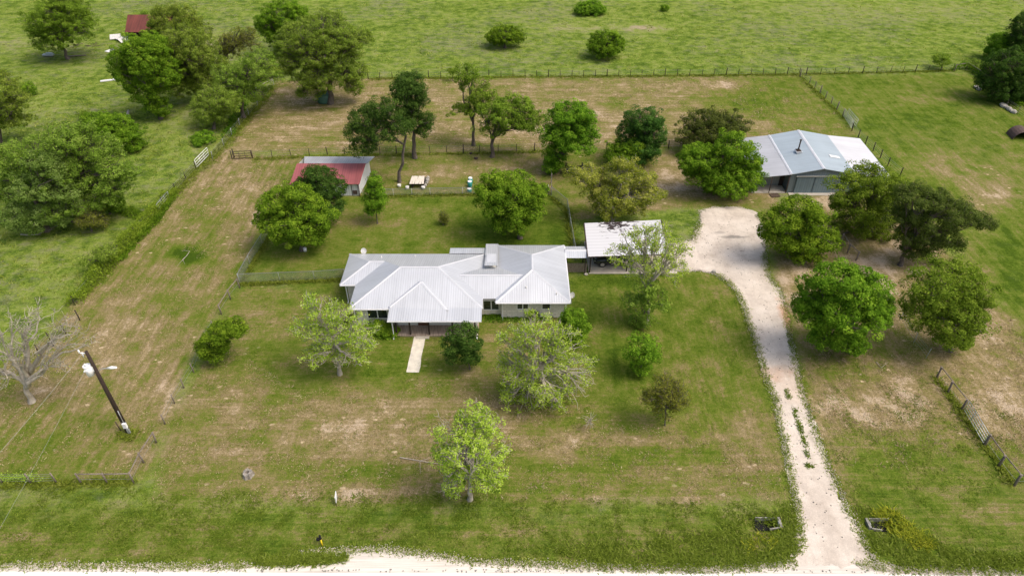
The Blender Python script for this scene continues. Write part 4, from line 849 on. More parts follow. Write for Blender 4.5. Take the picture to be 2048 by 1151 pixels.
 ('thicket', 'bright vine covered thicket behind the huge left oak', 'thicket', (240, 300), [(225, 250, 36, 16), (195, 240, 28, 12), (255, 265, 30, 18), (230, 285, 34, 14), (270, 290, 20, 8), (205, 265, 26, 14)], 'bush', {'trunk': .1}),
 ('shrub', 'small dark green shrub near the top of the left pasture', 'shrub', (58, 190), [(57, 178, 12, 12)], 'bush', {}),
 ('shrub', 'tiny dark shrub left of the vine covered thicket', 'shrub', (168, 238), [(167, 230, 10, 8)], 'oak', {}),
 ('shrub', 'tiny lone dark shrub on the back yard lawn behind the house', 'shrub', (887, 450), [(886, 428, 9, 9), (888, 440, 8, 9)], 'brown', {'dens': 1.6}),
 ('shrub', 'yellow green wild shrub beside the overgrown left fence', 'shrub', (200, 540), [(190, 512, 24, 15), (215, 505, 20, 13), (178, 525, 16, 10)], 'olive', {}),
 ('shrub', 'low weeds and shrub along the left porch end', 'shrub', (770, 666), [(755, 655, 20, 7), (775, 661, 18, 7), (785, 665, 12, 6)], 'bush', {'dens': 1.1}),
 ('shrub', 'dark narrow shrub against the right wing wall', 'shrub', (1067, 634), [(1066, 628, 6, 8)], 'darkoak', {'trunk': .04}),
 ('shrub', 'small thorny grey bush on the open lawn right of the widest tree', 'shrub', (1180, 856), [(1180, 842, 9, 12)], 'bare', {'trunk': .03}),
 ('shrub', 'low scrub under the left field fence near the pale small tree', 'shrub', (410, 285), [(405, 276, 22, 6)], 'bush', {}),
 ('shrub', 'scrubby brush between the two left oaks and the biggest oak', 'shrub', (545, 150), [(530, 140, 26, 12), (555, 148, 20, 10)], 'olive', {}),
]
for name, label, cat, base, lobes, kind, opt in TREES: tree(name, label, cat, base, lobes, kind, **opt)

# ------------------------------------------------------------ fences
post_cache = {}
def post_mesh(r, h, mat, n=7, cone=1.0):
    k = (round(r, 3), round(h, 2), mat)
    if k not in post_cache:
        mb = MB(False); mb.tube([(0, 0, -.1), (.01, 0, h * .5), (0, .01, h)], [r, r * .95, r * cone], n); o = mb.build('post', M[mat]); post_cache[k] = o.data; bpy.data.objects.remove(o)
    return post_cache[k]
def fence(name, label, pts, spacing, h=1.15, r=.055, mat='wood_dark', wires=(.3, .6, .9, 1.1), big_every=0, mesh=False, rail=False, cat='fence', world_pts=None, jitter=.04, wire_mat='wire', seed=1, exact=False, group=None):
    rnd = random.Random(seed); pw = world_pts or [P(u, v) for u, v in pts]
    root = empty(name, pw[0], label, cat, group); pos = []
    if exact: pos = list(pw)
    else:
        for a, b in zip(pw, pw[1:]):
            n = max(1, round((b - a).length / spacing))
            for i in range(n): pos.append(a.lerp(b, i / n))
        pos.append(pw[-1])
    pos = [Vector((q.x + rnd.uniform(-jitter, jitter), q.y + rnd.uniform(-jitter, jitter), ground_z(q.x, q.y))) for q in pos]
    tops = []
    for i, q in enumerate(pos):
        big = big_every and i % big_every == 0
        o = bpy.data.objects.new('post', post_mesh(r * (1.5 if big else 1) , h + (.15 if big else 0), mat)); link(o, root); o.location = q - root.location
        lean = Vector((rnd.uniform(-1, 1), rnd.uniform(-1, 1), 0)) * (.05 if not mesh else .01); o.rotation_euler = (lean.x, lean.y, rnd.uniform(0, 6))
        tops.append(q)
    if wires:
        for z in wires:
            mb = MB()
            for a, b in zip(pos, pos[1:]): mb.bar(a + Vector((0, 0, z)), b + Vector((0, 0, z)), .014 if not mesh else .045)
            mb.build('wire' if not mesh else 'top_rail', M[wire_mat], root)
    if rail:
        for a, b in zip(pos, pos[1:]):
            mb = MB(); mb.tube([a + Vector((0, 0, h - .08)), b + Vector((0, 0, h - .08 + rnd.uniform(-.05, .05)))], [.055, .045], 6); mb.build('rail', M['wood_grey'], root)
    if mesh:
        mb = MB()
        for a, b in zip(pos, pos[1:]): mb.face([a + Vector((0, 0, .02)), b + Vector((0, 0, .02)), b + Vector((0, 0, h - .05)), a + Vector((0, 0, h - .05))])
        mb.build('chainlink_mesh', M['mesh'], root)
    return root
def gate(label, a, b, h=1.2, mat='steel', bars=5, r=.03, cat='gate', braces=2):
    a, b = P(*a), P(*b); root = empty('field_gate', a, label, cat); mb = MB(); up = Vector((0, 0, 1))
    for i in range(bars): mb.tube([a + up * (.15 + (h - .15) * i / (bars - 1)), b + up * (.15 + (h - .15) * i / (bars - 1))], r, 6)
    mb.tube([a + up * .15, a + up * h], r, 6); mb.tube([b + up * .15, b + up * h], r, 6)
    mb.build('gate_frame', M[mat], root)
    for i in range(braces):
        q = a.lerp(b, (i + 1) / (braces + 1)); m2 = MB(); m2.tube([q + up * .15, q + up * h], r * .8, 6); m2.build('upright', M[mat], root)
    return root
fence('wire_fence', 'long wire fence between the mown paddock and the far pasture', [(736, 158), (1050, 154), (1330, 152), (1598, 149)], 2.15, 1.2, .05, 'wood_dark', big_every=5, seed=2)
fence('wire_fence', 'far right stretch of wire fence behind the greener mown field', [(1612, 150), (1780, 146), (1905, 141)], 2.6, 1.2, .05, 'wood_dark', big_every=4, seed=3)
fence('wire_fence', 'back wire fence hidden behind the biggest oaks', [(556, 162), (640, 160), (725, 158)], 2.6, 1.2, .05, 'wood_dark', seed=4)
fence('wire_fence', 'dark posted wire fence across the middle behind the red roofed shed', [(506, 317), (620, 312), (760, 308), (960, 305), (1105, 301)], 2.4, 1.15, .05, 'rust', big_every=4, seed=5)
fence('wire_fence', 'sparse posted wire fence right of the dense upright oak', [(1115, 302), (1213, 300), (1337, 297), (1400, 296)], 6.5, 1.25, .075, 'wood_dark', wires=(.4, .8, 1.1), seed=6)
gate('dark rusty gate at the left end of the middle wire fence', (468, 319), (504, 317), 1.2, 'rust', 4, .04)
fence('corner_posts', 'pair of dark gate posts at the left end of the middle wire fence', [(465, 319), (469, 315)], 1, 1.35, .07, 'wood_dark', wires=(1.1,), exact=True)
fence('side_fence', 'posted side fence between the brown paddock and the greener field', [(1600, 153), (1618, 167), (1640, 187), (1662, 208), (1685, 232)], 2.6, 1.25, .07, 'wood_grey', big_every=3, seed=7)
gate('open tube gate in the side fence behind the barn', (1686, 232), (1703, 258), 1.2, 'steel', 5)
gate('second tube gate swung against the side fence behind the barn', (1694, 232), (1712, 254), 1.2, 'steel', 4)
fence('side_fence', 'dark posted wire fence running behind the right side of the barn', [(1704, 262), (1716, 276), (1745, 302), (1775, 332), (1800, 352)], 2.8, 1.3, .075, 'wood_dark', seed=8)
fence('corner_fence', 'grey corner rails of the back fence at the far right trees', [(1908, 143), (1932, 139), (1962, 158)], 3.2, 1.3, .10, 'wood_grey', wires=(.5,), rail=True, seed=9)
fence('boundary_fence', 'thin posted fence between the left pasture and the brown paddock', [(548, 170), (515, 212), (480, 252), (448, 292), (425, 318)], 4.0, 1.2, .04, 'steel', seed=10)
gate('pale tube gate in the left field fence', (394, 336), (418, 311), 1.25, 'white', 4, .035)
fence('boundary_fence', 'overgrown left field fence buried in climbing vines', [(392, 338), (352, 382), (300, 440), (240, 508), (185, 570), (150, 610)], 3.2, 1.2, .05, 'wood_dark', seed=11)
fence('boundary_fence', 'old leaning posted fence behind the leafless tree', [(160, 640), (132, 667), (105, 684), (80, 710), (40, 745), (-20, 800)], 3.0, 1.3, .06, 'wood_dark', seed=12, exact=True)
gate('grey wire gate panel in the vine covered fence', (318, 424), (340, 398), 1.1, 'steel', 4, .025)
fence('chainlink_fence', 'chain link fence down the left side of the back yard', [(592, 386), (560, 430), (525, 488), (500, 528), (480, 566)], 3, 1.25, .03, 'steel', wires=(1.22,), mesh=True, seed=13)
fence('chainlink_fence', 'chain link fence from the left yard corner to the house', [(481, 566), (560, 563), (630, 560), (690, 556)], 3, 1.25, .03, 'steel', wires=(1.22,), mesh=True, seed=14)
fence('yard_fence', 'low wire yard fence between the shed and the round yard tree', [(725, 391), (787, 391), (860, 390), (925, 389), (1000, 388), (1096, 384)], 3, 1.05, .035, 'offwhite', wires=(1.0,), mesh=True, seed=15)
fence('chainlink_fence', 'curving chain link fence on the right side of the back yard', [(1103, 392), (1134, 418), (1140, 455), (1147, 495), (1152, 520)], 3, 1.4, .035, 'steel', wires=(1.38,), mesh=True, seed=16)
fence('side_fence', 'short wire fence beside the dense upright oak', [(1100, 310), (1101, 345), (1103, 388)], 3, 1.4, .07, 'wood_grey', wires=(.5, 1.3), seed=17)
gate('small grey wooden gate at the back right yard corner', (1088, 388), (1102, 391), 1.1, 'wood_grey', 4, .05)
fence('rail_fence', 'weathered rail fence in the left front yard beside the chain link corner', [(480, 576), (462, 598), (443, 628)], 3, 1.3, .075, 'wood_grey', wires=(.6,), rail=True, exact=True, seed=18)
fence('wire_fence', 'leaning old posts strung out down the left front yard', [(428, 658), (415, 680), (388, 745), (369, 775), (350, 806), (331, 847)], 3, 1.15, .06, 'wood_grey', wires=(.5, 1.0), exact=True, seed=19)
fence('rail_fence', 'weathered corner rail fence by the utility pole', [(312, 885), (287, 925), (268, 965), (214, 966), (163, 965)], 3, 1.25, .075, 'wood_grey', wires=(.5,), rail=True, exact=True, seed=20)
fence('wire_fence', 'wire fence with old posts running off the left edge near the road', [(114, 965), (62, 966), (5, 966), (-60, 967)], 3, 1.2, .065, 'wood_grey', exact=True, seed=21)
fence('rail_fence', 'dark rail fence posts above the tube gate on the right', [(1872, 754), (1897, 785), (1923, 818)], 3, 1.35, .10, 'wood_grey', wires=(.5,), rail=True, exact=True, seed=22)
gate('long pale tube gate on the right between thick posts', (1927, 821), (1966, 888), 1.25, 'steel', 5, .03)
fence('rail_fence', 'dark rail fence posts below the tube gate on the right', [(1968, 891), (1996, 930), (2028, 970), (2062, 966), (2120, 968)], 3, 1.35, .11, 'wood_grey', wires=(.5,), rail=True, exact=True, seed=23)
fence('wire_fence', 'thin steel posts between the two large round trees', [(1750, 585), (1772, 608), (1800, 640), (1828, 685), (1852, 716)], 3, 1.25, .035, 'steel', exact=True, seed=24)
fence('rail_fence', 'broken log rail fence under the juniper', [(1683, 486), (1694, 505), (1711, 521)], 3, 1.25, .10, 'wood_grey', wires=None, rail=True, exact=True, seed=25)
fence('wire_fence', 'grey fence down the far right edge beside the dark trees', [(1962, 160), (1992, 196), (2035, 228), (2090, 270)], 3, 1.2, .05, 'wood_grey', seed=26)

# ------------------------------------------------------------ utility pole, wires
pb = P(257, 864); pole = empty('utility_pole', pb, 'tall dark utility pole with a pale transformer and street lamp arm', 'utility pole')
tp = on_plane(172, 702, pb.y + .2); ph = tp.z
mb = MB(); mb.tube([pb + Vector((0, 0, -.3)), pb.lerp(tp, .5), tp], [.19, .165, .12], 12); mb.build('pole', M['pole'], pole)
def alongp(k): return pb.lerp(tp, k)
q = alongp(.80) + Vector((-.42, -.15, 0))
mb = MB(); mb.cyl(q - Vector((0, 0, .48)), q + Vector((0, 0, .42)), .27, 16); mb.cyl(q + Vector((0, 0, .42)), q + Vector((0, 0, .5)), .29, 16); mb.cyl(q + Vector((0, -.1, .5)), q + Vector((0, -.1, .78)), .05, 8)
for s in (-.14, .14): mb.box(q + Vector((s, -.3, .15)), (.08, .1, .12))
mb.box(q + Vector((.3, .05, .1)), (.16, .1, .5)); mb.build('transformer', M['white'], pole)
q = alongp(.76); e = q + Vector((1.15, -.1, .55))
mb = MB(); mb.tube([q, q + Vector((.5, 0, .38)), e], .035, 6); arm = mb.build('lamp_arm', M['steel'], pole)
mb = MB(); mb.tube([e - Vector((.1, 0, .0)), e + Vector((.25, 0, .06)), e + Vector((.65, 0, .06))], [.07, .13, .08], 10); mb.build('lamp_head', M['white'], arm)
q = alongp(.975); mb = MB(); mb.bar(q + Vector((-.5, 0, .05)), q + Vector((.1, 0, .0)), .07); mb.tube([q + Vector((-.4, 0, -.35)), q + Vector((-.35, 0, .1))], .05, 8); mb.tube([q + Vector((-.55, 0, .05)), q + Vector((-.55, 0, .35))], .06, 8); mb.build('insulator', M['white'], pole)
q = alongp(.09); mb = MB(); mb.box(q + Vector((.16, -.2, .25)), (.3, .2, .55)); mb.build('meter_box', M['white'], pole)
mb = MB(); mb.box(alongp(.05) + Vector((.2, -.16, -.1)), (.2, .16, .5)); mb.tube([alongp(.12) + Vector((.12, -.14, 0)), alongp(.3) + Vector((.14, -.12, 0))], .03, 6); mb.build('conduit', M['steel'], pole)
mb = MB(); mb.cyl(P(243, 862), P(243, 862) + Vector((-.1, 0, 1.2)), .04, 6); o = mb.build('steel_post', M['rust'], None); tag(o, 'thin dark stake just left of the utility pole base', 'post')
def sag(name, label, a, b, s=.8, r=.012, parent=None, mat='wire'):
    pts = [a.lerp(b, i / 14) - Vector((0, 0, s * 4 * (i / 14) * (1 - i / 14))) for i in range(15)]
    mb = MB(); mb.tube(pts, r, 4, False); return tag(mb.build(name, M[mat]), label, 'wire', 'overhead wires')
sag('overhead_wire', 'upper overhead wire running from the pole to the lower left corner', alongp(.98) - Vector((.3, 0, 0)), on_plane(-260, 1180, 22), .4, .008)
sag('overhead_wire', 'lower overhead wire running from the transformer to the lower left corner', alongp(.86) - Vector((.3, 0, 0)), on_plane(-170, 1340, 20), .4, .008)

# ------------------------------------------------------------ small things on the ground
def rock_mesh(mb, c, r, rnd, flat=.6):
    q = bmesh.ops.create_icosphere(mb.bm, subdivisions=2, radius=1)
    sx, sy, sz = r * rnd.uniform(.8, 1.3), r * rnd.uniform(.7, 1.1), r * flat * rnd.uniform(.8, 1.1); rot = Matrix.Rotation(rnd.uniform(0, 6), 3, 'Z'); ph = rnd.uniform(0, 9)
    for v in q['verts']:
        k = 1 + .16 * sin(v.co.x * 3 + ph) * cos(v.co.y * 4 + ph) + rnd.uniform(-.06, .06); v.co = rot @ Vector((v.co.x * sx * k, v.co.y * sy * k, v.co.z * sz * k)) + Vector(c)
rnd = random.Random(4)
# stump with a hollow
sp_c = P(497, 950); mb = MB(); n = 14; out = []; 
for z, rr in ((-.05, .48), (.15, .40), (.42, .36)): out.append([mb.bm.verts.new(sp_c + Vector((cos(a * 2 * pi / n) * rr * (1 + .15 * sin(a * 2.3)), sin(a * 2 * pi / n) * rr * (1 + .12 * cos(a * 3.1)), z + (.06 * sin(a * 1.7) if z > .3 else 0)))) for a in range(n)])
out.append([mb.bm.verts.new(sp_c + Vector((cos(a * 2 * pi / n) * .16, sin(a * 2 * pi / n) * .14, .44))) for a in range(n)]); out.append([mb.bm.verts.new(sp_c + Vector((cos(a * 2 * pi / n) * .12, sin(a * 2 * pi / n) * .10, .15))) for a in range(n)])
for a, b in zip(out, out[1:]):
    for i in range(n): mb.bm.faces.new((a[i], a[(i + 1) % n], b[(i + 1) % n], b[i]))
mb.bm.faces.new(out[-1]); tag(mb.build('tree_stump', M['bark_grey']), 'hollow grey tree stump on the left front lawn', 'stump')
# yellow marker and mailbox-like meter, small white sign
y0_ = P(645, 1090); mk = empty('cable_marker', y0_, 'leaning yellow marker post with a dark cap near the road', 'marker post')
mb = MB(); mb.tube([y0_, y0_ + Vector((-.06, .12, .62))], .055, 10); mb.build('post', M['yellow'], mk)
mb = MB(); mb.tube([y0_ + Vector((-.06, .12, .62)), y0_ + Vector((-.10, .22, .95))], [.09, .07], 10); mb.box(y0_ + Vector((-.24, .12, .62)), (.22, .2, .18)); mb.build('cap', M['darkgap'], mk)
sgn = P(674, 1006); sg = empty('yard_sign', sgn, 'thin white edge-on sign on the front lawn', 'sign')
mb = MB(); mb.box(sgn + Vector((0, .12, .65)), (.05, .62, .62), Matrix.Rotation(.12, 4, 'Z')); mb.build('panel', M['white'], sg)
for s in (-.2, .4):
    mb = MB(); mb.cyl(sgn + Vector((0, s, 0)), sgn + Vector((0, s, .5)), .02, 6); mb.build('leg', M['rust'], sg)
# culvert headwalls
for (cu, cv), lab, flip in (((1534, 1044), 'concrete culvert mouth in the weeds left of the driveway', 1), ((1762, 1046), 'concrete culvert mouth in the yellow weeds right of the driveway', -1)):
    c = P(cu, cv); cv_ = empty('culvert', c, lab, 'culvert'); mb = MB()
    a = .95 * flip; mb.span((c.x + a - .09, c.y - .42, -.45), (c.x + a + .09, c.y + .42, .10))
    mb.span((c.x - .75, c.y + .38, -.45), (c.x + .75, c.y + .46, .02)); mb.bar(c + Vector((a * .9, -.42, -.05)), c + Vector((a * .1, -.48, -.16)), .09, .2)
    mb.build('headwall', M['old_concrete'], cv_)
    mb = MB(); mb.span((c.x - .9, c.y - .45, -.38), (c.x + .84, c.y + .35, -.36)); mb.build('channel', M['darkgap'], cv_)
    mb = MB(); mb.tube([c + Vector((a * 1.0, 0, -.14)), c + Vector((a * .86, 0, -.14))], .24, 14); mb.build('pipe', M['steel'], cv_)
# lumber pile behind the yard fence
c = P(838, 372); pil = empty('lumber_pile', c, 'stack of pale boards on blocks behind the yard fence', 'lumber pile')
for i in range(6):
    mb = MB(); mb.box(c + Vector((-.95 + i * .30, .4, .68 + .02 * (i % 2))), (.28, 2.1, .05), Matrix.Rotation(.05 * (i % 3 - 1), 4, 'Z')); mb.build('board', M['cream'], pil)
for i in range(7):
    mb = MB(); rock_mesh(mb, c + Vector((.95 + .2 * (i % 2), -.5 + i * .32, .42 + .25 * (i % 2))), .24, rnd, .9); mb.build('block', M['stone'], pil)
for x in (-.8, .6):
    mb = MB(); mb.span(c + Vector((x - .1, -.5, 0)), c + Vector((x + .1, 1.4, .62))); mb.build('trestle', M['wood_dark'], pil)
for (u, v), lab in (((799, 374), 'white bucket at the foot of the leaning oak'), ((815, 378), 'small pale bucket left of the lumber pile'), ((847, 378), 'pale block in front of the lumber pile')):
    c = P(u, v); mb = MB(); mb.tube([c, c + Vector((0, 0, .4))], [.2, .25], 12); tag(mb.build('bucket', M['offwhite']), lab, 'bucket')
# teal barrels
for i, (u, v, lab) in enumerate(((941, 366, 'upper teal barrel with a white lid by the yard fence'), (940, 373, 'lower teal barrel with a white lid by the yard fence'), (939, 383, 'small teal tub with a white top nearest the yard fence'))):
    c = P(u, v); o = empty('barrel', c, lab, 'barrel', 'teal barrels by the fence'); h = (.75, .75, .4)[i]
    mb = MB(); mb.tube([c, c + Vector((0, 0, .1)), c + Vector((0, 0, h * .5)), c + Vector((0, 0, h))], [.27, .29, .31, .28], 16); mb.build('drum', M['teal'], o)
    mb = MB(); mb.tube([c + Vector((0, 0, h)), c + Vector((0, 0, h + .06))], .27, 16); mb.build('lid', M['white'], o)
# green tank under the big oak
c = P(650, 203); o = empty('tank', c, 'dark green round tank under the biggest oak', 'tank'); mb = MB(); mb.tube([c, c + Vector((0, 0, .2)), c + Vector((0, 0, 1.3)), c + Vector((0, 0, 1.5)), c + Vector((0, 0, 1.58))], [1.15, 1.2, 1.2, .9, .3], 24); mb.build('shell', M['green_tank'], o)
mb = MB(); mb.cyl(c + Vector((0, 0, 1.56)), c + Vector((0, 0, 1.7)), .3, 12); mb.build('lid', M['darkgap'], o)
# fallen log, metal sheets, debris in the left pasture
c = P(253, 240); mb = MB(); mb.tube([c + Vector((.5, -.4, .2)), c + Vector((0, .8, .45)), c + Vector((-.6, 2.4, .5))], [.28, .24, .15], 8); tag(mb.build('fallen_log', M['bark_pale']), 'pale fallen log at the top of the vine covered thicket', 'log')
c = P(224, 161); mb = MB(); mb.box(c + Vector((0, 0, .1)), (3.6, .5, .14), Matrix.Rotation(.35, 4, 'Z')); tag(mb.build('metal_trough', M['white']), 'long white metal channel lying in the left pasture', 'metal sheet')
c = P(220, 102); mb = MB(); mb.box(c + Vector((0, 0, .08)), (1.0, 1.6, .05), Matrix.Rotation(-.5, 4, 'Z')); tag(mb.build('metal_sheet', M['white']), 'small white sheet lying left of the rust roofed shed', 'metal sheet')
for i, (u, v, rz, tl, lab) in enumerate(((232, 78, .3, .5, 'crumpled white metal sheet leaning at the left end of the rust roofed shed'), (242, 81, -.6, .2, 'bent white metal sheet on the ground nearest the rust roofed shed'), (250, 84, .9, .4, 'narrow white metal sheet propped at the shed corner'))):
    c = P(u, v); mb = MB(); mb.box(c + Vector((0, 0, .45)), (2.0, 1.3, .05), Matrix.Rotation(rz, 4, 'Z') @ Matrix.Rotation(tl, 4, 'X')); tag(mb.build('metal_sheet', M['offwhite']), lab, 'metal sheet', 'sheets by the old shed')
c = P(168, 92); mb = MB()
for i in range(11): a = Vector((rnd.uniform(-2.2, 2.2), rnd.uniform(-.9, .9), .1 + rnd.random() * .3)); mb.bar(c + a, c + a + Vector((rnd.uniform(-1.6, 1.6), rnd.uniform(-.8, .8), rnd.uniform(-.1, .2))), .12, .05)
tag(mb.build('board_heap', M['wood_brown']), 'heap of old brown boards between the lone oak and the shed', 'debris heap', kind=None)
c = P(98, 113); mb = MB(); mb.box(c + Vector((0, 0, .3)), (2.0, .8, .35)); mb.box(c + Vector((.2, 0, .55)), (1.2, .6, .25)); tag(mb.build('old_trough', M['steel'], bevel=.08), 'grey metal trough under the left side of the lone far oak', 'trough')
c = P(155, 113); mb = MB(); mb.bar(c + Vector((-1.6, -.2, .12)), c + Vector((1.6, .2, .16)), .2, .14); tag(mb.build('timber_beam', M['wood_grey']), 'long grey beam lying right of the lone far oak', 'beam')
def branch(label, pts, r, mat='bark_pale', forks=4, seed=1):
    rg = np.random.default_rng(seed); w_ = [np.array(P(u, v)) + np.array([0, 0, r + .03]) for u, v in pts]; segs = [(np.array(w_), np.linspace(r, r * .4, len(w_)))]
    for _ in range(forks):
        k = rg.integers(0, len(w_)); dd = unit(rg.normal(size=3) * np.array([1, 1, .15]) + np.array([0, 0, .1])); segs.append((np.array([w_[k], w_[k] + dd * .5, w_[k] + dd * rg.uniform(.8, 1.6) + np.array([0, 0, -.02])]), np.array([r * .5, r * .35, r * .15])))
    V, F_ = tubes(segs, 5); V[:, 2] = np.maximum(V[:, 2], .0); return tag(link(bpy.data.objects.new('fallen_branch', np_mesh('fallen_branch', V, F_, [M[mat]], smooth=True))), label, 'branch')
branch('long pale fallen branch lying below the huge left oak', [(42, 470), (70, 471), (95, 463), (118, 450)], .07, seed=2)
branch('crossed pale sticks on the round green patch in the left yard', [(366, 520), (374, 512), (380, 503)], .05, forks=3, seed=3)
branch('dead grey branch on the grass at the left edge of the biggest oak', [(500, 185), (520, 172), (545, 160)], .10, seed=6, forks=6)
branch('thin grey fallen branch left of the tree nearest the road', [(800, 915), (840, 922), (890, 930)], .045, forks=5, seed=9)
branch('log lying on the ground left of the broken rail fence', [(1686, 470), (1700, 464), (1713, 458)], .10, 'bark', forks=0, seed=10)
branch('short pale stick beside the round bright tree by the driveway', [(1752, 724), (1762, 736)], .04, forks=1, seed=12)
# rocks
for i in range(6):
    u = 2003 + i * 4.6; v = 211 + i * 2.9; mb = MB(); rock_mesh(mb, P(u, v) + Vector((0, 0, .2)), .42 + .1 * (i % 2), rnd); tag(mb.build('rock', M['stone']), 'pale rocks piled in the row below the dark trees at the right edge', 'rock', 'rock row at the right edge')
for i in range(3):
    mb = MB(); rock_mesh(mb, P(1952 + i * 5, 176 + (i % 2) * 4) + Vector((0, 0, .2)), .45, rnd); tag(mb.build('rock', M['stone']), 'pale rocks at the left foot of the wide dark evergreen', 'rock', 'rocks under the dark evergreen')
for (u, v), r_, mt, lab in (((942, 308), .28, 'wood_dark', 'dark stump left of the two small dark lumps under the oaks'), ((952, 318), .32, 'wood_dark', 'dark lump on the grass left of the flat topped oak'), ((1016, 738), .0, None, None), ((1428, 544), .30, 'stone', 'brown rock on the grass edge of the gravel bend')):
    if mt: mb = MB(); rock_mesh(mb, P(u, v) + Vector((0, 0, .1)), r_, rnd); tag(mb.build('boulder', M[mt]), lab, 'rock')
# dark arched shelter at the right edge
c = P(2044, 280); o = empty('arch_shelter', c, 'small dark arched metal shelter cut by the right edge', 'shelter'); mb = MB(); R_ = 1.4
a0 = [c + Vector((R_ * cos(pi * k / 10), 0, R_ * .9 * sin(pi * k / 10))) for k in range(11)]; a1 = [v + Vector((.4, 2.4, 0)) for v in a0]
for k in range(10): mb.face([a0[k], a0[k + 1], a1[k + 1], a1[k]])
mb.face(a1); s_ = mb.build('shell', M['rust'], o)
# machinery behind the golden oak
c = P(1140, 352); o = empty('trailer', c, 'dark utility trailer half hidden left of the golden olive oak', 'trailer'); mb = MB(); mb.box(c + Vector((.6, .8, .7)), (2.4, 1.5, .12)); mb.box(c + Vector((-.5, .8, 1.0)), (.1, 1.5, .6)); mb.box(c + Vector((1.7, .8, 1.0)), (.1, 1.5, .6)); mb.build('bed', M['darkgap'], o)
for sx in (0, 1.2):
    mb = MB(); mb.cyl(c + Vector((sx, -.05, .36)), c + Vector((sx, .12, .36)), .36, 16); mb.build('wheel', M['black'], o)
# propane cylinder / unit behind house right: small things near the slab
c = P(1172, 549); mb = MB(); rock_mesh(mb, c + Vector((0, 0, .1)), .28, rnd, .4); tag(mb.build('splash_block', M['stone']), 'pale flat stone at the left front corner of the carport slab', 'stone')
c = P(608, 500); mb = MB(); mb.tube([c + Vector((.2, -.2, 0)), c + Vector((.2, -.2, .5))], [.18, .2], 10); tag(mb.build('white_pail', M['white']), 'white pail at the trunk of the tree in the left yard corner', 'bucket')
mb = MB(); c = P(770, 673); mb.bar(c, c + Vector((.7, .2, .03)), .07, .04); tag(mb.build('ground_spout', M['offwhite']), 'short white spout lying on the grass at the left porch corner', 'spout')

# ------------------------------------------------------------ grass, weeds and vines (uncountable)
def tufts(name, XY, h, w_, mat, tint0=.5, blades=5, seed=1, spread=.12, zoff=0, tsd=.18):
    rg = np.random.default_rng(seed); XY = XY[rg.random(len(XY)) < .6]; n = len(XY); m = n * blades; i = np.repeat(np.arange(n), blades)
    Bp = np.stack([XY[i, 0], XY[i, 1], np.zeros(m)], 1) + rg.normal(size=(m, 3)) * np.array([spread, spread, 0])
    ii = np.clip(np.searchsorted(ax, Bp[:, 0]), 0, nx - 1); jj = np.clip(np.searchsorted(ay, Bp[:, 1]), 0, ny - 1); Bp[:, 2] = GZ[jj, ii] + zoff
    hh = (h if np.isscalar(h) else h[i]) * rg.uniform(.5, 1.25, m); an = rg.uniform(0, 2 * pi, m); dd = np.stack([np.cos(an), np.sin(an), np.zeros(m)], 1) * (w_ * rg.uniform(.5, 1.2, m))[:, None]
    tipv = rg.normal(size=(m, 3)) * .9 * hh[:, None]; tipv[:, 2] = hh * .7
    V = np.stack([Bp - dd, Bp + dd, Bp + tipv + dd * .5, Bp + tipv - dd * .5], 1).reshape(-1, 3)
    tint = tint0 + (rg.normal(size=n) * tsd)[i] + rg.normal(size=m) * .12
    me = np_mesh(name, V, np.arange(4 * m).reshape(m, 4), [L[mat]], attrs={'tint': np.repeat(np.clip(tint, 0, 1), 4)})
    return tag(link(bpy.data.objects.new(name, me)), kind='stuff')
def scatter(poly, n, seed, thin=None):
    rg = np.random.default_rng(seed); pw = [P(u, v) for u, v in poly]; x = [q.x for q in pw]; y = [q.y for q in pw]
    X = rg.uniform(min(x), max(x), n); Y = rg.uniform(min(y), max(y), n); k = poly_sd(X, Y, pw) > 0
    if thin: k &= rg.random(n) < np.clip((.6 * vnoise(X, Y, thin[0], seed) + .4 * vnoise(X, Y, thin[0] * .37, seed + 1) - thin[1]) * 4, 0, 1)
    return np.stack([X[k], Y[k]], 1)
def along(pts, n, width, seed):
    rg = np.random.default_rng(seed); pw = [np.array(P(u, v))[:2] for u, v in pts]; L_ = np.array([np.linalg.norm(b - a) for a, b in zip(pw, pw[1:])]); c = np.concatenate([[0], np.cumsum(L_)])
    t_ = np.sort(rg.uniform(0, c[-1], n)); k = np.clip(np.searchsorted(c, t_) - 1, 0, len(L_) - 1); f = ((t_ - c[k]) / L_[k])[:, None]; A = np.array(pw)
    return A[k] * (1 - f) + A[k + 1] * f + rg.normal(size=(n, 2)) * width
pasture = scatter([(-200, 560), (150, 600), (490, 245), (556, 160), (2300, 150), (2700, -40), (-900, -40)], 52000, 3, (3.0, .42))
tufts('pasture_grass', pasture, .24, .09, 'grass', .55, 3, 4, .3, tsd=.22)
left = scatter([(-150, 610), (150, 600), (330, 402), (490, 245), (100, 150), (-300, 200)], 16000, 5, (1.7, .4)); tufts('pasture_grass', left, .22, .05, 'grass', .5, 4, 5, .2)
lawn = scatter([(300, 1000), (340, 850), (487, 560), (1140, 560), (1440, 548), (1560, 850), (1590, 1000)], 30000, 6, (1.1, .48)); tufts('lawn_grass', lawn, .08, .03, 'grass', .10, 4, 6, .12)
lawn2 = scatter([(-100, 970), (1590, 1005), (1590, 1120), (1000, 1120), (700, 1100), (500, 1125), (-100, 1128)], 34000, 7, (1.0, .38)); tufts('verge_grass', lawn2, .10, .03, 'grass', .12, 5, 7, .12)
lawn3 = scatter([(1600, 700), (1800, 700), (2150, 900), (2200, 1140), (1770, 1135), (1690, 1000)], 20000, 8, (1.2, .45)); tufts('verge_grass', lawn3, .10, .03, 'grass', .15, 4, 8, .12)
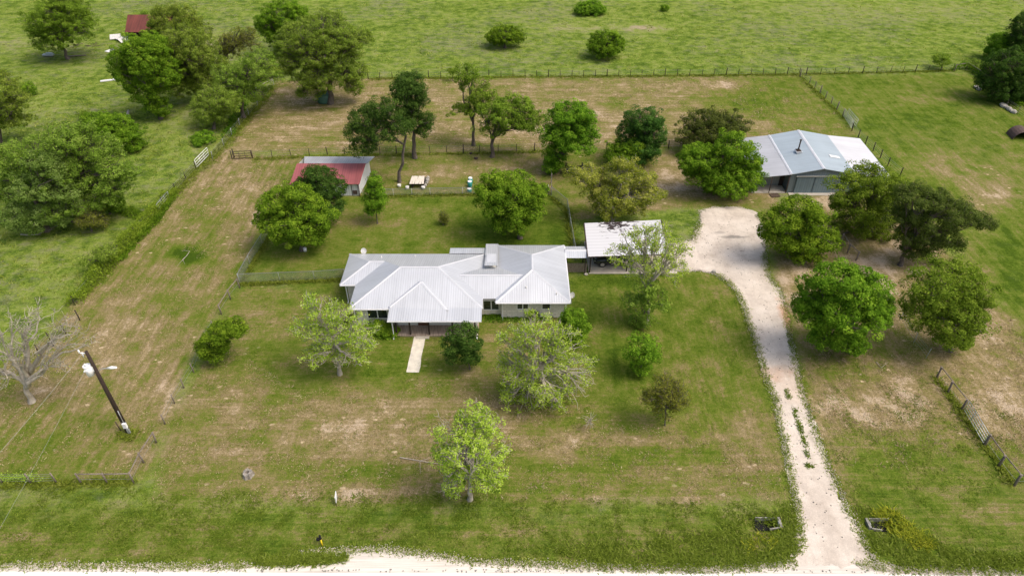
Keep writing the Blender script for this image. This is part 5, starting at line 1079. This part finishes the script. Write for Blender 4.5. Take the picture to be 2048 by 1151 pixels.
weeds = np.concatenate([scatter([(1400, 1070), (1500, 1030), (1590, 1020), (1604, 1090), (1588, 1122), (1480, 1132), (1400, 1136), (1200, 1130), (1100, 1100)], 9000, 9, (.8, .25)), scatter([(1712, 1010), (1800, 1040), (1900, 1100), (2060, 1110), (2060, 1144), (1800, 1136), (1745, 1095)], 9000, 10, (.8, .25)), scatter([(500, 1122), (560, 1114), (640, 1110), (698, 1113), (688, 1120), (600, 1128), (530, 1129)], 2500, 11)])
tufts('roadside_weeds', weeds, .22, .04, 'grass', .32, 5, 11, .14)
yw = np.concatenate([scatter([(1740, 1022), (1790, 1020), (1830, 1060), (1870, 1085), (1850, 1100), (1790, 1070), (1765, 1040)], 1500, 12, (.5, .3)), scatter([(1480, 1085), (1530, 1060), (1560, 1068), (1545, 1100), (1500, 1110)], 160, 13, (.5, .3))])
tufts('yellow_weeds', yw, .30, .05, 'flower', .62, 5, 12, .12)
edge = np.concatenate([along([(1404, 446), (1390, 470), (1388, 484)], 200, .22, 1), along([(1430, 547), (1455, 562), (1475, 585), (1490, 620), (1500, 655), (1515, 690), (1528, 745), (1548, 790), (1560, 850), (1572, 900), (1580, 950), (1592, 1000), (1602, 1060), (1590, 1105)], 2600, .2, 2),
   along([(1529, 506), (1537, 552), (1560, 582), (1572, 620), (1584, 700), (1604, 778), (1619, 829), (1655, 927), (1690, 1005), (1733, 1096), (1760, 1133)], 2200, .2, 3), along([(-150, 1133), (100, 1129), (330, 1131), (500, 1130)], 1600, .16, 4), along([(600, 1104), (776, 1096), (864, 1108), (934, 1121), (1083, 1127), (1259, 1135), (1400, 1139), (1478, 1134), (1588, 1124)], 2400, .16, 5), along([(1713, 1125), (1792, 1138), (2046, 1146), (2200, 1147)], 1100, .16, 6)])
tufts('edge_grass', edge, .13, .04, 'grass', .42, 5, 13, .1)
mid_ = np.concatenate([along([(1588, 815), (1598, 850), (1608, 885), (1616, 915)], 200, .09, 8), along([(1574, 780), (1577, 797)], 60, .10, 9), along([(1612, 930), (1626, 932)], 60, .08, 10)]); tufts('track_weeds', mid_, .12, .04, 'grass', .15, 5, 14, .1, zoff=.03)
fl = np.concatenate([along([(736, 158), (1050, 154), (1330, 152), (1598, 149), (1905, 142)], 3600, .35, 11), along([(506, 319), (760, 310), (960, 307), (1105, 303)], 1000, .2, 12), along([(1600, 153), (1690, 240)], 400, .25, 13), along([(481, 568), (690, 558)], 900, .18, 14), along([(725, 393), (1096, 386)], 1100, .18, 15), along([(1103, 394), (1134, 420), (1147, 497)], 700, .2, 16), along([(548, 170), (448, 292), (400, 335), (340, 395)], 2600, .6, 17), along([(480, 568), (592, 388)], 900, .18, 18), along([(0, 968), (268, 967)], 500, .2, 19), along([(1872, 754), (2028, 970)], 500, .2, 20), along([(265, 872), (250, 868)], 160, .3, 21)])
tufts('fence_line_grass', fl, .28, .05, 'grass', .38, 4, 15, .12)
vb = np.concatenate([scatter([(470, 560), (480, 560)], 1, 1) if False else along([(760, 668), (790, 672)], 120, .3, 22), along([(970, 634), (1000, 634), (1100, 634)], 420, .35, 23)]); tufts('bed_grass', vb, .22, .06, 'bright', .45, 5, 16, .14)
dryb = np.concatenate([scatter([(300, 1000), (340, 850), (430, 680), (600, 780), (900, 760), (1300, 850), (1560, 880), (1590, 1000)], 26000, 21, (1.4, .40)), scatter([(-60, 965), (-100, 760), (150, 610), (330, 404), (440, 306), (610, 312), (520, 480), (400, 690), (300, 960)], 26000, 22, (1.6, .40)), scatter([(1600, 720), (1800, 650), (1960, 560), (2150, 800), (2060, 960), (1700, 930)], 20000, 23, (1.6, .40))])
tufts('dry_grass', dryb, .08, .035, 'straw', .5, 4, 24, .14)
dryp = scatter([(556, 162), (1600, 153), (1715, 268), (1350, 300), (440, 306)], 26000, 25, (2.2, .42)); tufts('dry_grass', dryp, .10, .06, 'straw', .5, 3, 25, .2)
def stones(name, XY, r, mat, seed, z=.03):
    rg = np.random.default_rng(seed); n = len(XY); o6 = np.array([[1, 0, 0], [0, 1, 0], [-1, 0, 0], [0, -1, 0], [0, 0, .7], [0, 0, -.5]], float)
    f8 = np.array([[0, 1, 4], [1, 2, 4], [2, 3, 4], [3, 0, 4], [1, 0, 5], [2, 1, 5], [3, 2, 5], [0, 3, 5]])
    V = o6[None] * (r * rg.uniform(.5, 1.5, (n, 6)))[:, :, None] + np.stack([XY[:, 0], XY[:, 1], np.full(n, z)], 1)[:, None]
    F_ = (f8[None] + (np.arange(n) * 6)[:, None, None]).reshape(-1, 3)
    return tag(link(bpy.data.objects.new(name, np_mesh(name, V.reshape(-1, 3), F_, [M[mat]]))), kind='stuff')
dl = [(1404, 446), (1390, 470), (1388, 484), (1350, 484)]; dL = [(1345, 541), (1400, 540), (1430, 547), (1455, 562), (1475, 585), (1490, 620), (1500, 655), (1515, 690), (1528, 745), (1548, 790), (1560, 850), (1572, 900), (1580, 950), (1592, 1000), (1602, 1060), (1590, 1105)]
dR = [(1404, 446), (1401, 422), (1426, 415), (1483, 416), (1510, 426), (1522, 452), (1529, 506), (1537, 552), (1560, 582), (1572, 620), (1584, 700), (1604, 778), (1619, 829), (1655, 927), (1690, 1005), (1733, 1096), (1760, 1133)]
stones('loose_gravel', np.concatenate([along(dl, 500, .25, 41), along(dL, 3600, .15, 42), along(dR, 4200, .16, 43), along([(-150, 1133), (100, 1129), (330, 1131), (500, 1130)], 2600, .14, 44), along([(600, 1104), (776, 1096), (864, 1108), (934, 1121), (1083, 1127), (1259, 1135), (1400, 1139), (1478, 1134), (1588, 1124)], 3600, .15, 45), along([(1713, 1125), (1792, 1138), (2046, 1146)], 3000, .2, 46)]), .045, 'gravel', 47)
stones('dark_stones', np.concatenate([scatter([(1401, 422), (1510, 426), (1529, 506), (1560, 582), (1596, 731), (1655, 927), (1733, 1096), (1600, 1100), (1592, 1000), (1528, 745), (1475, 585), (1390, 530), (1390, 470)], 500, 48), scatter([(-150, 1136), (2046, 1140), (2046, 1144), (-150, 1142)], 400, 49)]), .06, 'old_concrete', 50, .04)
# vines over the left fence
def hedge(name, pts, n, width, h, mat, size, seed, tint0=.5):
    rg = np.random.default_rng(seed); XY = along(pts, n, 0, seed); lump = .35 + .9 * vnoise(XY[:, 0], XY[:, 1], 1.1, seed)
    an = rg.uniform(0, pi, n); rr = rg.uniform(.5, 1, n) ** .5 * lump; C = np.stack([XY[:, 0] + np.cos(an) * rr * width + rg.normal(size=n) * .15, XY[:, 1] + rg.normal(size=n) * .2 + np.cos(an) * rr * width * .5, np.abs(np.sin(an)) * rr * h], 1)
    N = unit(rg.normal(size=(n, 3)) * .6 + np.array([0, 0, .7])); tint = tint0 + .35 * (vnoise(C[:, 0], C[:, 1] + C[:, 2], .6, seed) - .5) + rg.normal(size=n) * .14
    return tag(link(bpy.data.objects.new(name, leaves_mesh(name, C, N, size, tint, L[mat], rg))), kind='stuff')
hedge('fence_vines', [(352, 384), (330, 402), (300, 440), (240, 508), (185, 570), (150, 610)], 15000, .75, 1.5, 'bud', .17, 31, .12)
hedge('fence_vines', [(345, 392), (315, 435), (268, 485), (235, 525)], 5000, .7, .6, 'bright', .22, 32, .4)
hedge('fence_vines', [(-10, 960), (20, 960), (62, 960), (80, 962)], 700, .3, 1.2, 'bud', .12, 33, .5)
hedge('field_brush', [(1905, 140), (1940, 136), (1990, 180), (2040, 215)], 2600, .8, 1.2, 'bright', .25, 34, .5)
hedge('field_brush', [(250, 420), (300, 445)], 1600, .9, .5, 'bright', .2, 35, .5)
hedge('field_brush', [(520, 165), (470, 235), (455, 275)], 3000, .9, .7, 'bright', .2, 36, .3)
